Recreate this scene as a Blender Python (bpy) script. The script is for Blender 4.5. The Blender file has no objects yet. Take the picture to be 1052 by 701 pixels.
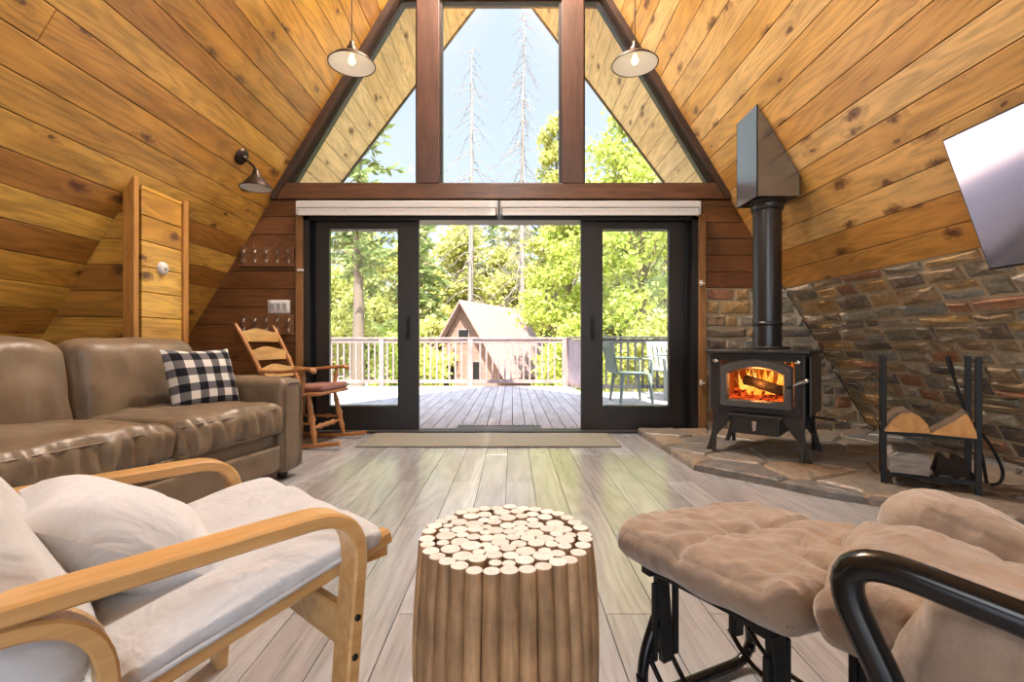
import bpy, math, random
from math import sin, cos, pi, radians, sqrt
from mathutils import Vector, Matrix, noise, Euler
random.seed(7)
C = bpy.context.scene.collection
V = Vector
# ------------------------------------------------------------------ node helpers
def nd(nt, typ, ins=None, **props):
    n = nt.nodes.new(typ)
    for k, v in props.items(): setattr(n, k, v)
    for k, v in (ins or {}).items():
        s = n.inputs[k]
        if isinstance(v, bpy.types.NodeSocket): nt.links.new(v, s)
        else: s.default_value = v
    return n
def mth(nt, op, a, b=0.0, c=0.0, clamp=False):
    return nd(nt, 'ShaderNodeMath', {0: a, 1: b, 2: c}, operation=op, use_clamp=clamp).outputs[0]
def ramp(nt, fac, stops, interp='LINEAR'):
    r = nd(nt, 'ShaderNodeValToRGB', {0: fac}); cr = r.color_ramp; cr.interpolation = interp
    while len(cr.elements) < len(stops): cr.elements.new(0.5)
    for e, (p, c) in zip(cr.elements, stops):
        e.position = p; e.color = (c[0], c[1], c[2], 1) if not isinstance(c, (int, float)) else (c, c, c, 1)
    return r.outputs[0]
def mix(nt, fac, a, b, typ='MIX'):
    m = nd(nt, 'ShaderNodeMix', data_type='RGBA', blend_type=typ)
    for s, v in ((m.inputs[0], fac), (m.inputs[6], a), (m.inputs[7], b)):
        if isinstance(v, bpy.types.NodeSocket): nt.links.new(v, s)
        else: s.default_value = v if not isinstance(v, tuple) or len(v) == 4 else (*v, 1)
    return m.outputs[2]
def newmat(name):
    m = bpy.data.materials.new(name); m.use_nodes = True
    nt = m.node_tree; b = nt.nodes['Principled BSDF']
    return m, nt, b
def setp(nt, b, **kw):
    names = {'col': 'Base Color', 'rough': 'Roughness', 'metal': 'Metallic', 'spec': 'Specular IOR Level', 'normal': 'Normal', 'emit': 'Emission Color',
             'estr': 'Emission Strength', 'coat': 'Coat Weight', 'coatr': 'Coat Roughness', 'sheen': 'Sheen Weight', 'sheenr': 'Sheen Roughness', 'sub': 'Subsurface Weight'}
    for k, v in kw.items():
        s = b.inputs[names[k]]
        if isinstance(v, bpy.types.NodeSocket): nt.links.new(v, s)
        elif isinstance(v, tuple): s.default_value = (*v, 1) if len(v) == 3 else v
        else: s.default_value = v
def vec(nt, x, y, z=0.0):
    return nd(nt, 'ShaderNodeCombineXYZ', {0: x, 1: y, 2: z}).outputs[0]
def noi(nt, v, scale, detail=3.0, rough=0.5, dist=0.0):
    return nd(nt, 'ShaderNodeTexNoise', {'Vector': v, 'Scale': scale, 'Detail': detail, 'Roughness': rough, 'Distortion': dist}).outputs[0]
def bump(nt, h, strength=0.3, dist=0.01, normal=None):
    ins = {'Strength': strength, 'Distance': dist, 'Height': h}
    if normal: ins['Normal'] = normal
    return nd(nt, 'ShaderNodeBump', ins).outputs[0]
def objco(nt): return nd(nt, 'ShaderNodeTexCoord').outputs['Object']
def mapped(nt, scale=(1, 1, 1), rot=(0, 0, 0)):
    return nd(nt, 'ShaderNodeMapping', {'Vector': objco(nt), 'Scale': scale, 'Rotation': rot}).outputs[0]

def plain(name, col, rough=0.5, metal=0.0, spec=0.5, bumpscale=0, bumpstr=0.1, **kw):
    m, nt, b = newmat(name); setp(nt, b, col=col, rough=rough, metal=metal, spec=spec, **kw)
    if bumpscale:
        n = noi(nt, objco(nt), bumpscale, 4); setp(nt, b, normal=bump(nt, n, bumpstr, 0.004))
        c = mix(nt, 1.0, col, ramp(nt, noi(nt, objco(nt), bumpscale*0.25, 3), [(0.3, 0.85), (0.7, 1.1)]), 'MULTIPLY')
        setp(nt, b, col=c)
    return m
def plank(name, cols, rough=0.4, knots=0.5, grain=0.35, coat=0.0, knotcol=(0.10, 0.035, 0.012), knotsize=1.0, gs=1.0, stain=0.3):
    """boards: uv in metres (u along, v across), 'rnd' colour = three random numbers per board"""
    m, nt, b = newmat(name)
    uv = nd(nt, 'ShaderNodeSeparateXYZ', {0: nd(nt, 'ShaderNodeUVMap').outputs[0]})
    u, v = uv.outputs[0], uv.outputs[1]
    r = nd(nt, 'ShaderNodeSeparateColor', {0: nd(nt, 'ShaderNodeAttribute', attribute_name='rnd').outputs['Color']})
    r1, r2, r3 = r.outputs
    uo = mth(nt, 'MULTIPLY_ADD', r2, 37.0, u); vo = mth(nt, 'MULTIPLY_ADD', r3, 11.0, v)
    base = ramp(nt, r1, [(i/(len(cols)-1), c) for i, c in enumerate(cols)])
    # knots
    kv = nd(nt, 'ShaderNodeTexVoronoi', {'Vector': vec(nt, mth(nt, 'MULTIPLY', uo, 2.6), mth(nt, 'MULTIPLY', vo, 5.5)), 'Scale': 1.0, 'Randomness': 1.0}, voronoi_dimensions='2D')
    kc = nd(nt, 'ShaderNodeSeparateColor', {0: kv.outputs['Color']})
    wob = mth(nt, 'MULTIPLY_ADD', noi(nt, vec(nt, mth(nt, 'MULTIPLY', uo, 26), mth(nt, 'MULTIPLY', vo, 26)), 1.0, 2), 0.26*knotsize, -0.13*knotsize)
    kd = mth(nt, 'ADD', kv.outputs['Distance'], wob)
    pick = mth(nt, 'GREATER_THAN', kc.outputs[0], 1-knots)
    size = mth(nt, 'MULTIPLY_ADD', kc.outputs[1], 0.17*knotsize, 0.05*knotsize)
    kin = mth(nt, 'MULTIPLY', pick, nd(nt, 'ShaderNodeMapRange', {0: kd, 1: mth(nt, 'MULTIPLY', size, 0.3), 2: size, 3: 1.0, 4: 0.0}).outputs[0])
    halo = mth(nt, 'MULTIPLY', pick, nd(nt, 'ShaderNodeMapRange', {0: kd, 1: 0.02, 2: 0.30*knotsize, 3: 1.0, 4: 0.0}).outputs[0])
    # cathedral grain, bent round the knots
    ring = noi(nt, vec(nt, mth(nt, 'MULTIPLY', uo, 0.7*gs), mth(nt, 'MULTIPLY', vo, 5.0*gs)), 1.0, 2, 0.4)
    ring = mth(nt, 'ADD', ring, mth(nt, 'MULTIPLY', halo, 0.10))
    rings = mth(nt, 'SINE', mth(nt, 'MULTIPLY', ring, 75.0))
    fine = noi(nt, vec(nt, mth(nt, 'MULTIPLY', uo, 5.0*gs), mth(nt, 'MULTIPLY', vo, 120.0*gs)), 1.0, 4, 0.6)
    g = mth(nt, 'ADD', mth(nt, 'MULTIPLY', rings, 0.13), fine)
    gcol = ramp(nt, g, [(0.25, 1.0-grain*0.9), (0.5, 0.98), (0.75, 1.0+grain*0.25)])
    col = mix(nt, 1.0, base, gcol, 'MULTIPLY')
    if stain:
        st = noi(nt, vec(nt, mth(nt, 'MULTIPLY', uo, 1.5), mth(nt, 'MULTIPLY', vo, 7)), 1.0, 4, 0.6)
        col = mix(nt, 1.0, col, ramp(nt, st, [(0.3, (1-stain, 1-stain*1.1, 1-stain*1.2)), (0.6, (1, 1, 1))]), 'MULTIPLY')
    dk = tuple(x for x in knotcol)
    col = mix(nt, mth(nt, 'MULTIPLY', halo, 0.35), col, tuple(min(1, x*2.5) for x in dk))
    col = mix(nt, mth(nt, 'MULTIPLY', kin, 0.85), col, dk)
    setp(nt, b, col=col, rough=ramp(nt, fine, [(0.3, rough*0.85), (0.7, min(1, rough*1.25))]), normal=bump(nt, g, 0.12, 0.003), coat=coat, coatr=0.25)
    return m
def wood(name, c1, c2, scale=(3, 3, 40), rough=0.4, coat=0.0, dist=0.6):
    m, nt, b = newmat(name)
    n = noi(nt, mapped(nt, scale), 1.0, 4, 0.55, dist)
    n2 = noi(nt, objco(nt), 3.0, 2)
    c = mix(nt, 1.0, ramp(nt, n, [(0.32, c1), (0.62, c2)]), ramp(nt, n2, [(0.3, 0.85), (0.7, 1.1)]), 'MULTIPLY')
    setp(nt, b, col=c, rough=rough, coat=coat, coatr=0.2, normal=bump(nt, n, 0.1, 0.002))
    return m
def fabric(name, c1, c2, scale=6.0, rough=0.9, weave=900.0, sheen=0.3, fold=0.25, foldscale=9.0):
    m, nt, b = newmat(name)
    n = noi(nt, objco(nt), scale, 5, 0.6, 1.5)
    w = noi(nt, objco(nt), weave, 2)
    f = noi(nt, objco(nt), foldscale, 3, 0.5, 1.2)
    c = mix(nt, 1.0, ramp(nt, n, [(0.3, c1), (0.7, c2)]), ramp(nt, w, [(0.3, 0.9), (0.7, 1.06)]), 'MULTIPLY')
    setp(nt, b, col=c, rough=rough, spec=0.2, sheen=sheen, sheenr=0.5, normal=bump(nt, f, fold, 0.03, bump(nt, w, 0.15, 0.001)))
    return m

# ------------------------------------------------------------------ mesh builder
class MB:
    def __init__(s): s.v = []; s.f = []; s.m = []; s.r = []; s.uv = []; s.sm = []
    def add(s, vs, fs, mat=0, rnd=None, smooth=False, uvax=None, uvs=None):
        o = len(s.v); vs = [V(p) for p in vs]; s.v += vs
        rnd = rnd or (random.random(), random.random(), random.random())
        for k, f in enumerate(fs):
            s.f.append([o+i for i in f]); s.m.append(mat if isinstance(mat, int) else mat[k]); s.r.append(rnd); s.sm.append(smooth)
            if uvs: s.uv.append([uvs[i] for i in f])
            elif uvax: s.uv.append([(vs[i].dot(uvax[0]), vs[i].dot(uvax[1])) for i in f])
            else: s.uv.append([(0, 0)]*len(f))
    def box(s, c, size, M=None, mat=0, **k):
        h = [x/2 for x in size]; c = V(c)
        vs = [V((a*h[0], b*h[1], d*h[2])) for a in (-1, 1) for b in (-1, 1) for d in (-1, 1)]
        if M is not None: vs = [M @ p for p in vs]
        vs = [p+c for p in vs]
        s.add(vs, [(0, 1, 3, 2), (4, 6, 7, 5), (0, 4, 5, 1), (2, 3, 7, 6), (0, 2, 6, 4), (1, 5, 7, 3)], mat, **k)
    def slab(s, pts, n, t, inset=0.003, mat=0, uvax=None, rnd=None, jit=0.0, back=0.0):
        """convex polygon pts extruded by t along n, with a chamfered front"""
        n = V(n).normalized(); P = [V(p) for p in pts]; k = len(P); top = []
        area = V((0, 0, 0))
        for i in range(k): area += P[i].cross(P[(i+1) % k])
        if area.dot(n) < 0: P.reverse()
        for i in range(k):
            e1 = (P[i-1]-P[i]); e2 = (P[(i+1) % k]-P[i])
            l1, l2 = e1.length, e2.length
            q = P[i]+n*t
            if l1 > 1e-6 and l2 > 1e-6: q = q+e1/l1*min(inset, l1*.4)+e2/l2*min(inset, l2*.4)
            top.append(q+n*random.uniform(-jit, jit))
        mid = [p+n*(t-inset*.8) for p in P]
        vs = [p-n*back for p in P]+mid+top
        fs = [tuple(range(2*k, 3*k))]
        for i in range(k):
            j = (i+1) % k
            fs += [(i, j, k+j, k+i), (k+i, k+j, 2*k+j, 2*k+i)]
        s.add(vs, fs, mat, rnd, False, uvax)
    def prism(s, pts, d, mat=0, **k):
        """polygon pts extruded by vector d"""
        d = V(d); n = len(pts); P = [V(p) for p in pts]
        nn = V((0, 0, 0))
        for i in range(n): nn += P[i].cross(P[(i+1) % n])
        if nn.dot(d) > 0: P.reverse()
        vs = P+[p+d for p in P]
        fs = [tuple(range(n)), tuple(reversed(range(n, 2*n)))]+[(i, n+i, n+(i+1) % n, (i+1) % n) for i in range(n)]
        s.add(vs, fs, mat, **k)
    def tube(s, path, r, seg=10, cap=True, mat=0, smooth=True, closed=False, squash=None):
        P = [V(p) for p in path]; n = len(P)
        R = r if isinstance(r, (list, tuple)) else [r]*n
        vs = []; up = None
        for i in range(n):
            a = P[i-1] if (i > 0 or closed) else P[i]; b = P[(i+1) % n] if (i < n-1 or closed) else P[i]
            t = (b-a).normalized()
            if up is None:
                up = V((0, 0, 1)) if abs(t.z) < .9 else V((1, 0, 0))
            x = up.cross(t)
            if x.length < 1e-5: x = V((1, 0, 0)).cross(t)
            x.normalize(); y = t.cross(x); up = y
            for k in range(seg):
                a = 2*pi*k/seg; q = squash or (1, 1)
                vs.append(P[i]+x*cos(a)*R[i]*q[0]+y*sin(a)*R[i]*q[1])
        fs = []
        for i in range(n if closed else n-1):
            for k in range(seg):
                j = (i+1) % n
                fs.append((i*seg+k, i*seg+(k+1) % seg, j*seg+(k+1) % seg, j*seg+k))
        s.add(vs, fs, mat, smooth=smooth)
        if cap and not closed:
            rn = s.r[-1]
            s.add(vs[:seg], [tuple(reversed(range(seg)))], mat, rn); s.add(vs[-seg:], [tuple(range(seg))], mat, rn)
    def ribbon(s, path, N, w, t, mat=0):
        """rectangular section swept along a planar path; N = plane normal (width direction)"""
        P = [V(p) for p in path]; N = V(N).normalized(); n = len(P); vs = []
        for i in range(n):
            a = P[max(i-1, 0)]; b = P[min(i+1, n-1)]; tg = (b-a).normalized(); m = N.cross(tg).normalized()
            c = min(w, t)*.16
            for (p, q) in ((-w/2+c, -t/2), (w/2-c, -t/2), (w/2, -t/2+c), (w/2, t/2-c), (w/2-c, t/2), (-w/2+c, t/2), (-w/2, t/2-c), (-w/2, -t/2+c)):
                vs.append(P[i]+N*p+m*q)
        fs = [tuple(reversed(range(8))), tuple(range(8*(n-1), 8*n))]
        for i in range(n-1):
            for k in range(8): fs.append((i*8+k, i*8+(k+1) % 8, i*8+8+(k+1) % 8, i*8+8+k))
        s.add(vs, fs, mat, smooth=False)
    def lathe(s, prof, o=(0, 0, 0), M=None, seg=24, mat=0, smooth=True, axis='Z'):
        n = len(prof); vs = []
        for (r, z) in prof:
            for k in range(seg):
                a = 2*pi*k/seg; p = V((r*cos(a), r*sin(a), z))
                if M is not None: p = M @ p
                vs.append(p+V(o))
        fs = [(i*seg+k, i*seg+(k+1) % seg, (i+1)*seg+(k+1) % seg, (i+1)*seg+k) for i in range(n-1) for k in range(seg)]
        s.add(vs, fs, mat, smooth=smooth)
    def cushion(s, size, r, crown=(0, 0), n=(10, 10, 5), M=None, fn=None, mat=0):
        """box with rounded edges and crowned top/bottom, n grid cells per axis; fn(p local, n) -> displaced p"""
        hx, hy, hz = [x/2 for x in size]; idx = {}; vs = []
        def vert(i, j, k):
            key = (i, j, k)
            if key in idx: return idx[key]
            p = V((2*i/n[0]-1, 2*j/n[1]-1, 2*k/n[2]-1))
            # ease the grid to the edges for rounder corners
            q = V([sin(x*pi/2)*.35+x*.65 for x in p])
            P = V((q.x*hx, q.y*hy, q.z*hz))
            inn = V((max(-hx+r, min(hx-r, P.x)), max(-hy+r, min(hy-r, P.y)), max(-hz+min(r, hz*.98), min(hz-min(r, hz*.98), P.z))))
            d = P-inn
            nm = d.normalized() if d.length > 1e-6 else V((0, 0, p.z)).normalized() if abs(p.z) == 1 else V((0, 0, 0))
            if d.length > 1e-6:
                sg = max(abs(d.x), abs(d.y), abs(d.z)); rr = min(r, hz*.98)
                P = inn+nm*(rr*min(1, sg/rr*1.0) if sg < rr else rr)
            c = (1-q.x*q.x)*(1-q.y*q.y)
            c = max(0, c)**.6
            if p.z > 0: P.z += crown[0]*c*p.z
            else: P.z += crown[1]*c*p.z
            if fn: P = fn(P, q, nm)
            if M is not None: P = M @ P
            idx[key] = len(vs); vs.append(P); return idx[key]
        fs = []
        a, b, c = n
        for i in range(a):
            for j in range(b):
                fs.append((vert(i, j, c), vert(i+1, j, c), vert(i+1, j+1, c), vert(i, j+1, c)))
                fs.append((vert(i, j, 0), vert(i, j+1, 0), vert(i+1, j+1, 0), vert(i+1, j, 0)))
        for i in range(a):
            for k in range(c):
                fs.append((vert(i, 0, k), vert(i+1, 0, k), vert(i+1, 0, k+1), vert(i, 0, k+1)))
                fs.append((vert(i, b, k), vert(i, b, k+1), vert(i+1, b, k+1), vert(i+1, b, k)))
        for j in range(b):
            for k in range(c):
                fs.append((vert(0, j, k), vert(0, j, k+1), vert(0, j+1, k+1), vert(0, j+1, k)))
                fs.append((vert(a, j, k), vert(a, j+1, k), vert(a, j+1, k+1), vert(a, j, k+1)))
        uv = None
        s.add(vs, fs, mat, smooth=True)
    def pillow(s, w, h, t, n=18, M=None, fn=None, mat=0, k=0.55):
        """square throw pillow in the local xz plane, thickness along y"""
        vs = []; fs = []; uvs = []
        for side in (0, 1):
            for i in range(n+1):
                for j in range(n+1):
                    a, b = 2*i/n-1, 2*j/n-1
                    th = max(0, (1-a**4)*(1-b**4))**k*t/2*(1-.25*(a*a+b*b)/2)
                    x = a*w/2*(1-.07*(1-b*b)); z = b*h/2*(1-.07*(1-a*a))
                    p = V((x, (-th if side == 0 else th), z))
                    if fn: p = fn(p, a, b, side)
                    if M is not None: p = M @ p
                    vs.append(p); uvs.append(((a+1)/2, (b+1)/2))
        m = (n+1)**2
        for i in range(n):
            for j in range(n):
                q = (i*(n+1)+j, (i+1)*(n+1)+j, (i+1)*(n+1)+j+1, i*(n+1)+j+1)
                fs.append(q); fs.append(tuple(m+x for x in reversed(q)))
        s.add(vs, fs, mat, smooth=True, uvs=uvs)
    def build(s, name, mats, parent=None, bevel=0, sub=0, loc=None, rot=None, weld=False):
        me = bpy.data.meshes.new(name)
        me.from_pydata([tuple(p) for p in s.v], [], s.f)
        for m in (mats if isinstance(mats, (list, tuple)) else [mats]): me.materials.append(m)
        me.polygons.foreach_set('material_index', s.m); me.polygons.foreach_set('use_smooth', s.sm)
        ul = me.uv_layers.new(name='UVMap'); ul.data.foreach_set('uv', [x for f in s.uv for p in f for x in p])
        ca = me.color_attributes.new('rnd', 'FLOAT_COLOR', 'CORNER')
        ca.data.foreach_set('color', [x for f, r in zip(s.f, s.r) for _ in f for x in (*r, 1.0)])
        me.update()
        o = bpy.data.objects.new(name, me); C.objects.link(o)
        if parent: o.parent = parent
        if loc: o.location = loc
        if rot: o.rotation_euler = rot
        if weld: o.modifiers.new('weld', 'WELD').merge_threshold = 1e-4
        if bevel:
            b = o.modifiers.new('bevel', 'BEVEL'); b.width = bevel; b.segments = 2; b.limit_method = 'ANGLE'; b.angle_limit = radians(40)
        if sub: o.modifiers.new('sub', 'SUBSURF').levels = sub; o.modifiers['sub'].render_levels = sub
        return o
def tag(o, label, cat=None, group=None, kind=None):
    o['label'] = label
    if cat: o['category'] = cat
    if group: o['group'] = group
    if kind: o['kind'] = kind
    return o
def thing(name, label, cat, loc=(0, 0, 0), rz=0.0, group=None):
    o = bpy.data.objects.new(name, None); C.objects.link(o); o.empty_display_size = .1
    o.location = loc; o.rotation_euler = (0, 0, rz); return tag(o, label, cat, group)
def copy_tree(o, parent=None):
    c = o.copy(); C.objects.link(c); c.parent = parent
    for ch in list(o.children): copy_tree(ch, c)
    return c
def struct(o, label, cat): return tag(o, label, cat, kind='structure')
def spline(pts, k=6):
    P = [V(p) for p in pts]; out = []
    for i in range(len(P)-1):
        a = P[i-1] if i else P[i]*2-P[i+1]; b, c = P[i], P[i+1]; d = P[i+2] if i+2 < len(P) else c*2-b
        for j in range(k):
            t = j/k
            out.append(.5*((2*b)+(c-a)*t+(2*a-5*b+4*c-d)*t*t+(3*b-a-3*c+d)*t**3))
    return out+[P[-1]]
def fillet(pts, r, k=6):
    """polyline with rounded corners; r one number or one per inner corner"""
    P = [V(p) for p in pts]; out = [P[0]]
    for i in range(1, len(P)-1):
        rr = r[i-1] if isinstance(r, (list, tuple)) else r
        a = (P[i-1]-P[i]); b = (P[i+1]-P[i]); rr = min(rr, a.length*.98, b.length*.98)
        p0 = P[i]+a.normalized()*rr; p2 = P[i]+b.normalized()*rr
        for j in range(k+1):
            t = j/k; out.append(p0*(1-t)**2+P[i]*2*t*(1-t)+p2*t*t)
    return out+[P[-1]]
def RZ(a): return Matrix.Rotation(a, 4, 'Z')
def RX(a): return Matrix.Rotation(a, 4, 'X')
def RY(a): return Matrix.Rotation(a, 4, 'Y')
def T(x, y, z): return Matrix.Translation((x, y, z))
def clip(poly, nx, ny, c):
    """keep the part of a 2D polygon with nx*x+ny*y <= c"""
    out = []
    for i in range(len(poly)):
        a, b = poly[i], poly[(i+1) % len(poly)]
        da, db = nx*a[0]+ny*a[1]-c, nx*b[0]+ny*b[1]-c
        if da <= 0: out.append(a)
        if (da < 0) != (db < 0) and abs(da-db) > 1e-12:
            t = da/(da-db); out.append((a[0]+(b[0]-a[0])*t, a[1]+(b[1]-a[1])*t))
    return out
def shrink(poly, g):
    """inset a convex 2D polygon (counter-clockwise) by g"""
    A = sum(poly[i][0]*poly[(i+1) % len(poly)][1]-poly[(i+1) % len(poly)][0]*poly[i][1] for i in range(len(poly)))
    if A < 0: poly = poly[::-1]
    out = poly[:]
    for i in range(len(poly)):
        a, b = poly[i], poly[(i+1) % len(poly)]; dx, dy = b[0]-a[0], b[1]-a[1]; l = sqrt(dx*dx+dy*dy)
        if l < 1e-6: continue
        nx, ny = dy/l, -dx/l
        out = clip(out, nx, ny, nx*a[0]+ny*a[1]-g)
        if len(out) < 3: return []
    return out
# ------------------------------------------------------------------ materials
M = {}
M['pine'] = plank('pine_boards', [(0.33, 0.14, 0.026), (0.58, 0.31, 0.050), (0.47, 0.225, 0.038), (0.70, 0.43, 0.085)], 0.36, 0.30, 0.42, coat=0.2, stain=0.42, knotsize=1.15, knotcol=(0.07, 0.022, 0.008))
M['pine_r'] = plank('pine_boards_lit', [(0.56, 0.27, 0.060), (0.68, 0.37, 0.09), (0.72, 0.41, 0.12), (0.80, 0.51, 0.19)], 0.36, 0.28, 0.36, coat=0.2, stain=0.30, knotsize=1.15, knotcol=(0.09, 0.03, 0.01))  # same pine as the left slope; its brighter light is put into the colour
M['pine_dark'] = plank('pine_boards_dark', [(0.13, 0.052, 0.016), (0.19, 0.078, 0.024), (0.16, 0.062, 0.02)], 0.42, 0.35, 0.45, coat=0.1)
M['pine_out'] = plank('pine_boards_soffit', [(0.90, 0.62, 0.26), (0.94, 0.70, 0.34)], 0.55, 0.35, 0.3)  # colour brightened in place of light bounced up from the deck
M['trimwood'] = wood('trim_wood', (0.30, 0.13, 0.03), (0.46, 0.22, 0.05), (30, 30, 3))
M['casing'] = wood('casing_wood', (0.20, 0.09, 0.03), (0.30, 0.15, 0.055), (40, 40, 3))
M['beam'] = wood('beam_wood', (0.055, 0.022, 0.009), (0.10, 0.042, 0.018), (3, 30, 30), 0.45)
M['post'] = wood('post_wood', (0.034, 0.013, 0.009), (0.062, 0.025, 0.017), (30, 30, 3), 0.45)
M['rake'] = wood('rake_wood', (0.020, 0.009, 0.006), (0.045, 0.02, 0.012), (8, 8, 8), 0.5)
M['gap'] = plain('groove_dark', (0.035, 0.014, 0.006), 0.9)
M['floor'] = plank('floor_planks', [(0.31, 0.30, 0.305), (0.44, 0.435, 0.45), (0.37, 0.365, 0.375), (0.51, 0.515, 0.535)], 0.17, 0.0, 0.26, stain=0.26, gs=0.8, coat=0.6)
M['grout'] = plain('grout', (0.10, 0.085, 0.075), 0.8)
M['deck'] = plank('deck_boards', [(0.52, 0.42, 0.385), (0.60, 0.49, 0.45), (0.56, 0.455, 0.42)], 0.7, 0.0, 0.2)
M['door'] = plain('bronze_black_paint', (0.014, 0.012, 0.012), 0.38)
M['black'] = plain('black_metal', (0.010, 0.010, 0.010), 0.5, spec=0.35)
M['blackgloss'] = plain('black_gloss', (0.006, 0.006, 0.007), 0.2, spec=0.4)
M['sheetmetal'] = plain('black_sheet_metal', (0.25, 0.26, 0.28), 0.22, 0.9)
M['iron'] = plain('cast_iron_black', (0.022, 0.021, 0.021), 0.42, spec=0.5, bumpscale=160, bumpstr=0.12)
M['irongrey'] = plain('grey_iron', (0.075, 0.073, 0.072), 0.45, bumpscale=140, bumpstr=0.1)
M['pipe'] = plain('stove_pipe_black', (0.018, 0.018, 0.020), 0.28, spec=0.6)
M['chrome'] = plain('chrome', (0.62, 0.62, 0.62), 0.22, 1.0)
M['bronze'] = plain('dark_bronze', (0.035, 0.022, 0.016), 0.4, 0.6)
M['enamel'] = plain('white_enamel', (0.62, 0.60, 0.58), 0.35)
M['white'] = plain('white_plastic', (0.62, 0.61, 0.58), 0.45)
M['grey'] = plain('grey_plastic', (0.40, 0.40, 0.40), 0.5)
M['blind'] = fabric('roller_fabric', (0.44, 0.43, 0.42), (0.50, 0.49, 0.48), 20, 0.85, 700, 0.1, 0.0)
M['blindbar'] = plain('blind_cassette', (0.50, 0.49, 0.48), 0.5)
def glass_mat(name, tint=(1, 1, 1), refl=1.0):
    m = bpy.data.materials.new(name); m.use_nodes = True; nt = m.node_tree; nt.nodes.remove(nt.nodes['Principled BSDF'])
    fr = nd(nt, 'ShaderNodeFresnel', {'IOR': 1.45})
    mx = nd(nt, 'ShaderNodeMixShader', {0: mth(nt, 'MULTIPLY', fr.outputs[0], refl), 1: nd(nt, 'ShaderNodeBsdfTransparent', {0: (*tint, 1)}).outputs[0], 2: nd(nt, 'ShaderNodeBsdfGlossy', {'Roughness': 0.02}).outputs[0]})
    nt.links.new(mx.outputs[0], nt.nodes['Material Output'].inputs[0]); return m
M['glass'] = glass_mat('window_glass', (0.96, 0.98, 0.98), 0.8)
M['stoveglass'] = glass_mat('stove_glass', (0.95, 0.9, 0.85), 0.6)
# leather
m, nt, b = newmat('taupe_leather'); M['leather'] = m
n1 = noi(nt, objco(nt), 5, 5, 0.6, 0.5); n2 = noi(nt, objco(nt), 220, 3); n3 = noi(nt, mapped(nt, (16, 16, 5)), 1.0, 3, 0.5, 1.0)
setp(nt, b, col=ramp(nt, n1, [(0.3, (0.125, 0.088, 0.055)), (0.7, (0.19, 0.14, 0.092))]), rough=ramp(nt, n1, [(0.3, 0.36), (0.7, 0.48)]), spec=0.5, normal=bump(nt, n3, 0.25, 0.015, bump(nt, n2, 0.12, 0.002)))
M['canvas'] = fabric('white_canvas', (0.50, 0.505, 0.53), (0.60, 0.61, 0.635), 5, 0.9, 900, 0.15, 0.6, 8)
M['canvas2'] = fabric('pale_linen', (0.58, 0.59, 0.62), (0.66, 0.67, 0.70), 5, 0.9, 700, 0.15, 0.6, 7)
M['suede'] = fabric('beige_suede', (0.21, 0.144, 0.097), (0.325, 0.242, 0.18), 7, 0.85, 500, 0.5, 0.5, 8)
M['suedecap'] = fabric('pale_suede', (0.265, 0.195, 0.142), (0.385, 0.30, 0.235), 6, 0.85, 500, 0.6, 0.5, 7)
M['redpad'] = fabric('maroon_pad', (0.16, 0.055, 0.04), (0.24, 0.09, 0.065), 12, 0.9, 500, 0.3, 0.2)
m, nt, b = newmat('buffalo_check'); M['gingham'] = m
uv = nd(nt, 'ShaderNodeSeparateXYZ', {0: nd(nt, 'ShaderNodeUVMap').outputs[0]})
sq = [mth(nt, 'GREATER_THAN', mth(nt, 'FRACT', mth(nt, 'MULTIPLY_ADD', uv.outputs[i], 4.0, 0.30)), 0.5) for i in (0, 1)]
sm = mth(nt, 'MULTIPLY', mth(nt, 'ADD', sq[0], sq[1]), 0.5)
c = ramp(nt, sm, [(0.0, (0.62, 0.60, 0.56)), (0.4, (0.12, 0.12, 0.13)), (0.9, (0.012, 0.012, 0.016))], 'CONSTANT')
w = noi(nt, nd(nt, 'ShaderNodeUVMap').outputs[0], 160, 2); f = noi(nt, objco(nt), 9, 3)
setp(nt, b, col=mix(nt, 1.0, c, ramp(nt, w, [(0.3, 0.75), (0.7, 1.15)]), 'MULTIPLY'), rough=0.95, spec=0.1, normal=bump(nt, w, 0.4, 0.003, bump(nt, f, 0.3, 0.02)))
M['birch'] = wood('bent_birch', (0.50, 0.27, 0.09), (0.62, 0.37, 0.15), (5, 45, 45), 0.35, 0.2, 0.3)
M['oak'] = wood('honey_oak', (0.30, 0.12, 0.038), (0.44, 0.20, 0.068), (12, 12, 12), 0.32, 0.3)
M['oakslat'] = wood('golden_oak_slat', (0.46, 0.27, 0.09), (0.62, 0.40, 0.16), (25, 4, 25), 0.3, 0.3)
# stick table
m, nt, b = newmat('peeled_stick'); M['stick'] = m
at = nd(nt, 'ShaderNodeAttribute', attribute_name='rnd').outputs['Color']; sc = nd(nt, 'ShaderNodeSeparateColor', {0: at})
oi = nd(nt, 'ShaderNodeObjectInfo').outputs['Random']
g = noi(nt, mapped(nt, (60, 60, 6)), 1.0, 5, 0.6, 0.4); g2 = noi(nt, objco(nt), 14, 4, 0.6)
c = mix(nt, 1.0, ramp(nt, sc.outputs[0], [(0, (0.31, 0.18, 0.085)), (0.5, (0.43, 0.255, 0.125)), (1, (0.52, 0.32, 0.165))]), ramp(nt, g, [(0.3, 0.6), (0.65, 1.12)]), 'MULTIPLY')
c = mix(nt, 1.0, c, ramp(nt, g2, [(0.35, 0.72), (0.6, 1.05)]), 'MULTIPLY')
setp(nt, b, col=c, rough=0.6, normal=bump(nt, g, 0.4, 0.004))
m, nt, b = newmat('cut_stick_end'); M['cut'] = m
uvn = nd(nt, 'ShaderNodeUVMap').outputs[0]
ln = nd(nt, 'ShaderNodeVectorMath', {0: uvn}, operation='LENGTH').outputs['Value']
rg = mth(nt, 'SINE', mth(nt, 'MULTIPLY', ln, 34))
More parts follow.
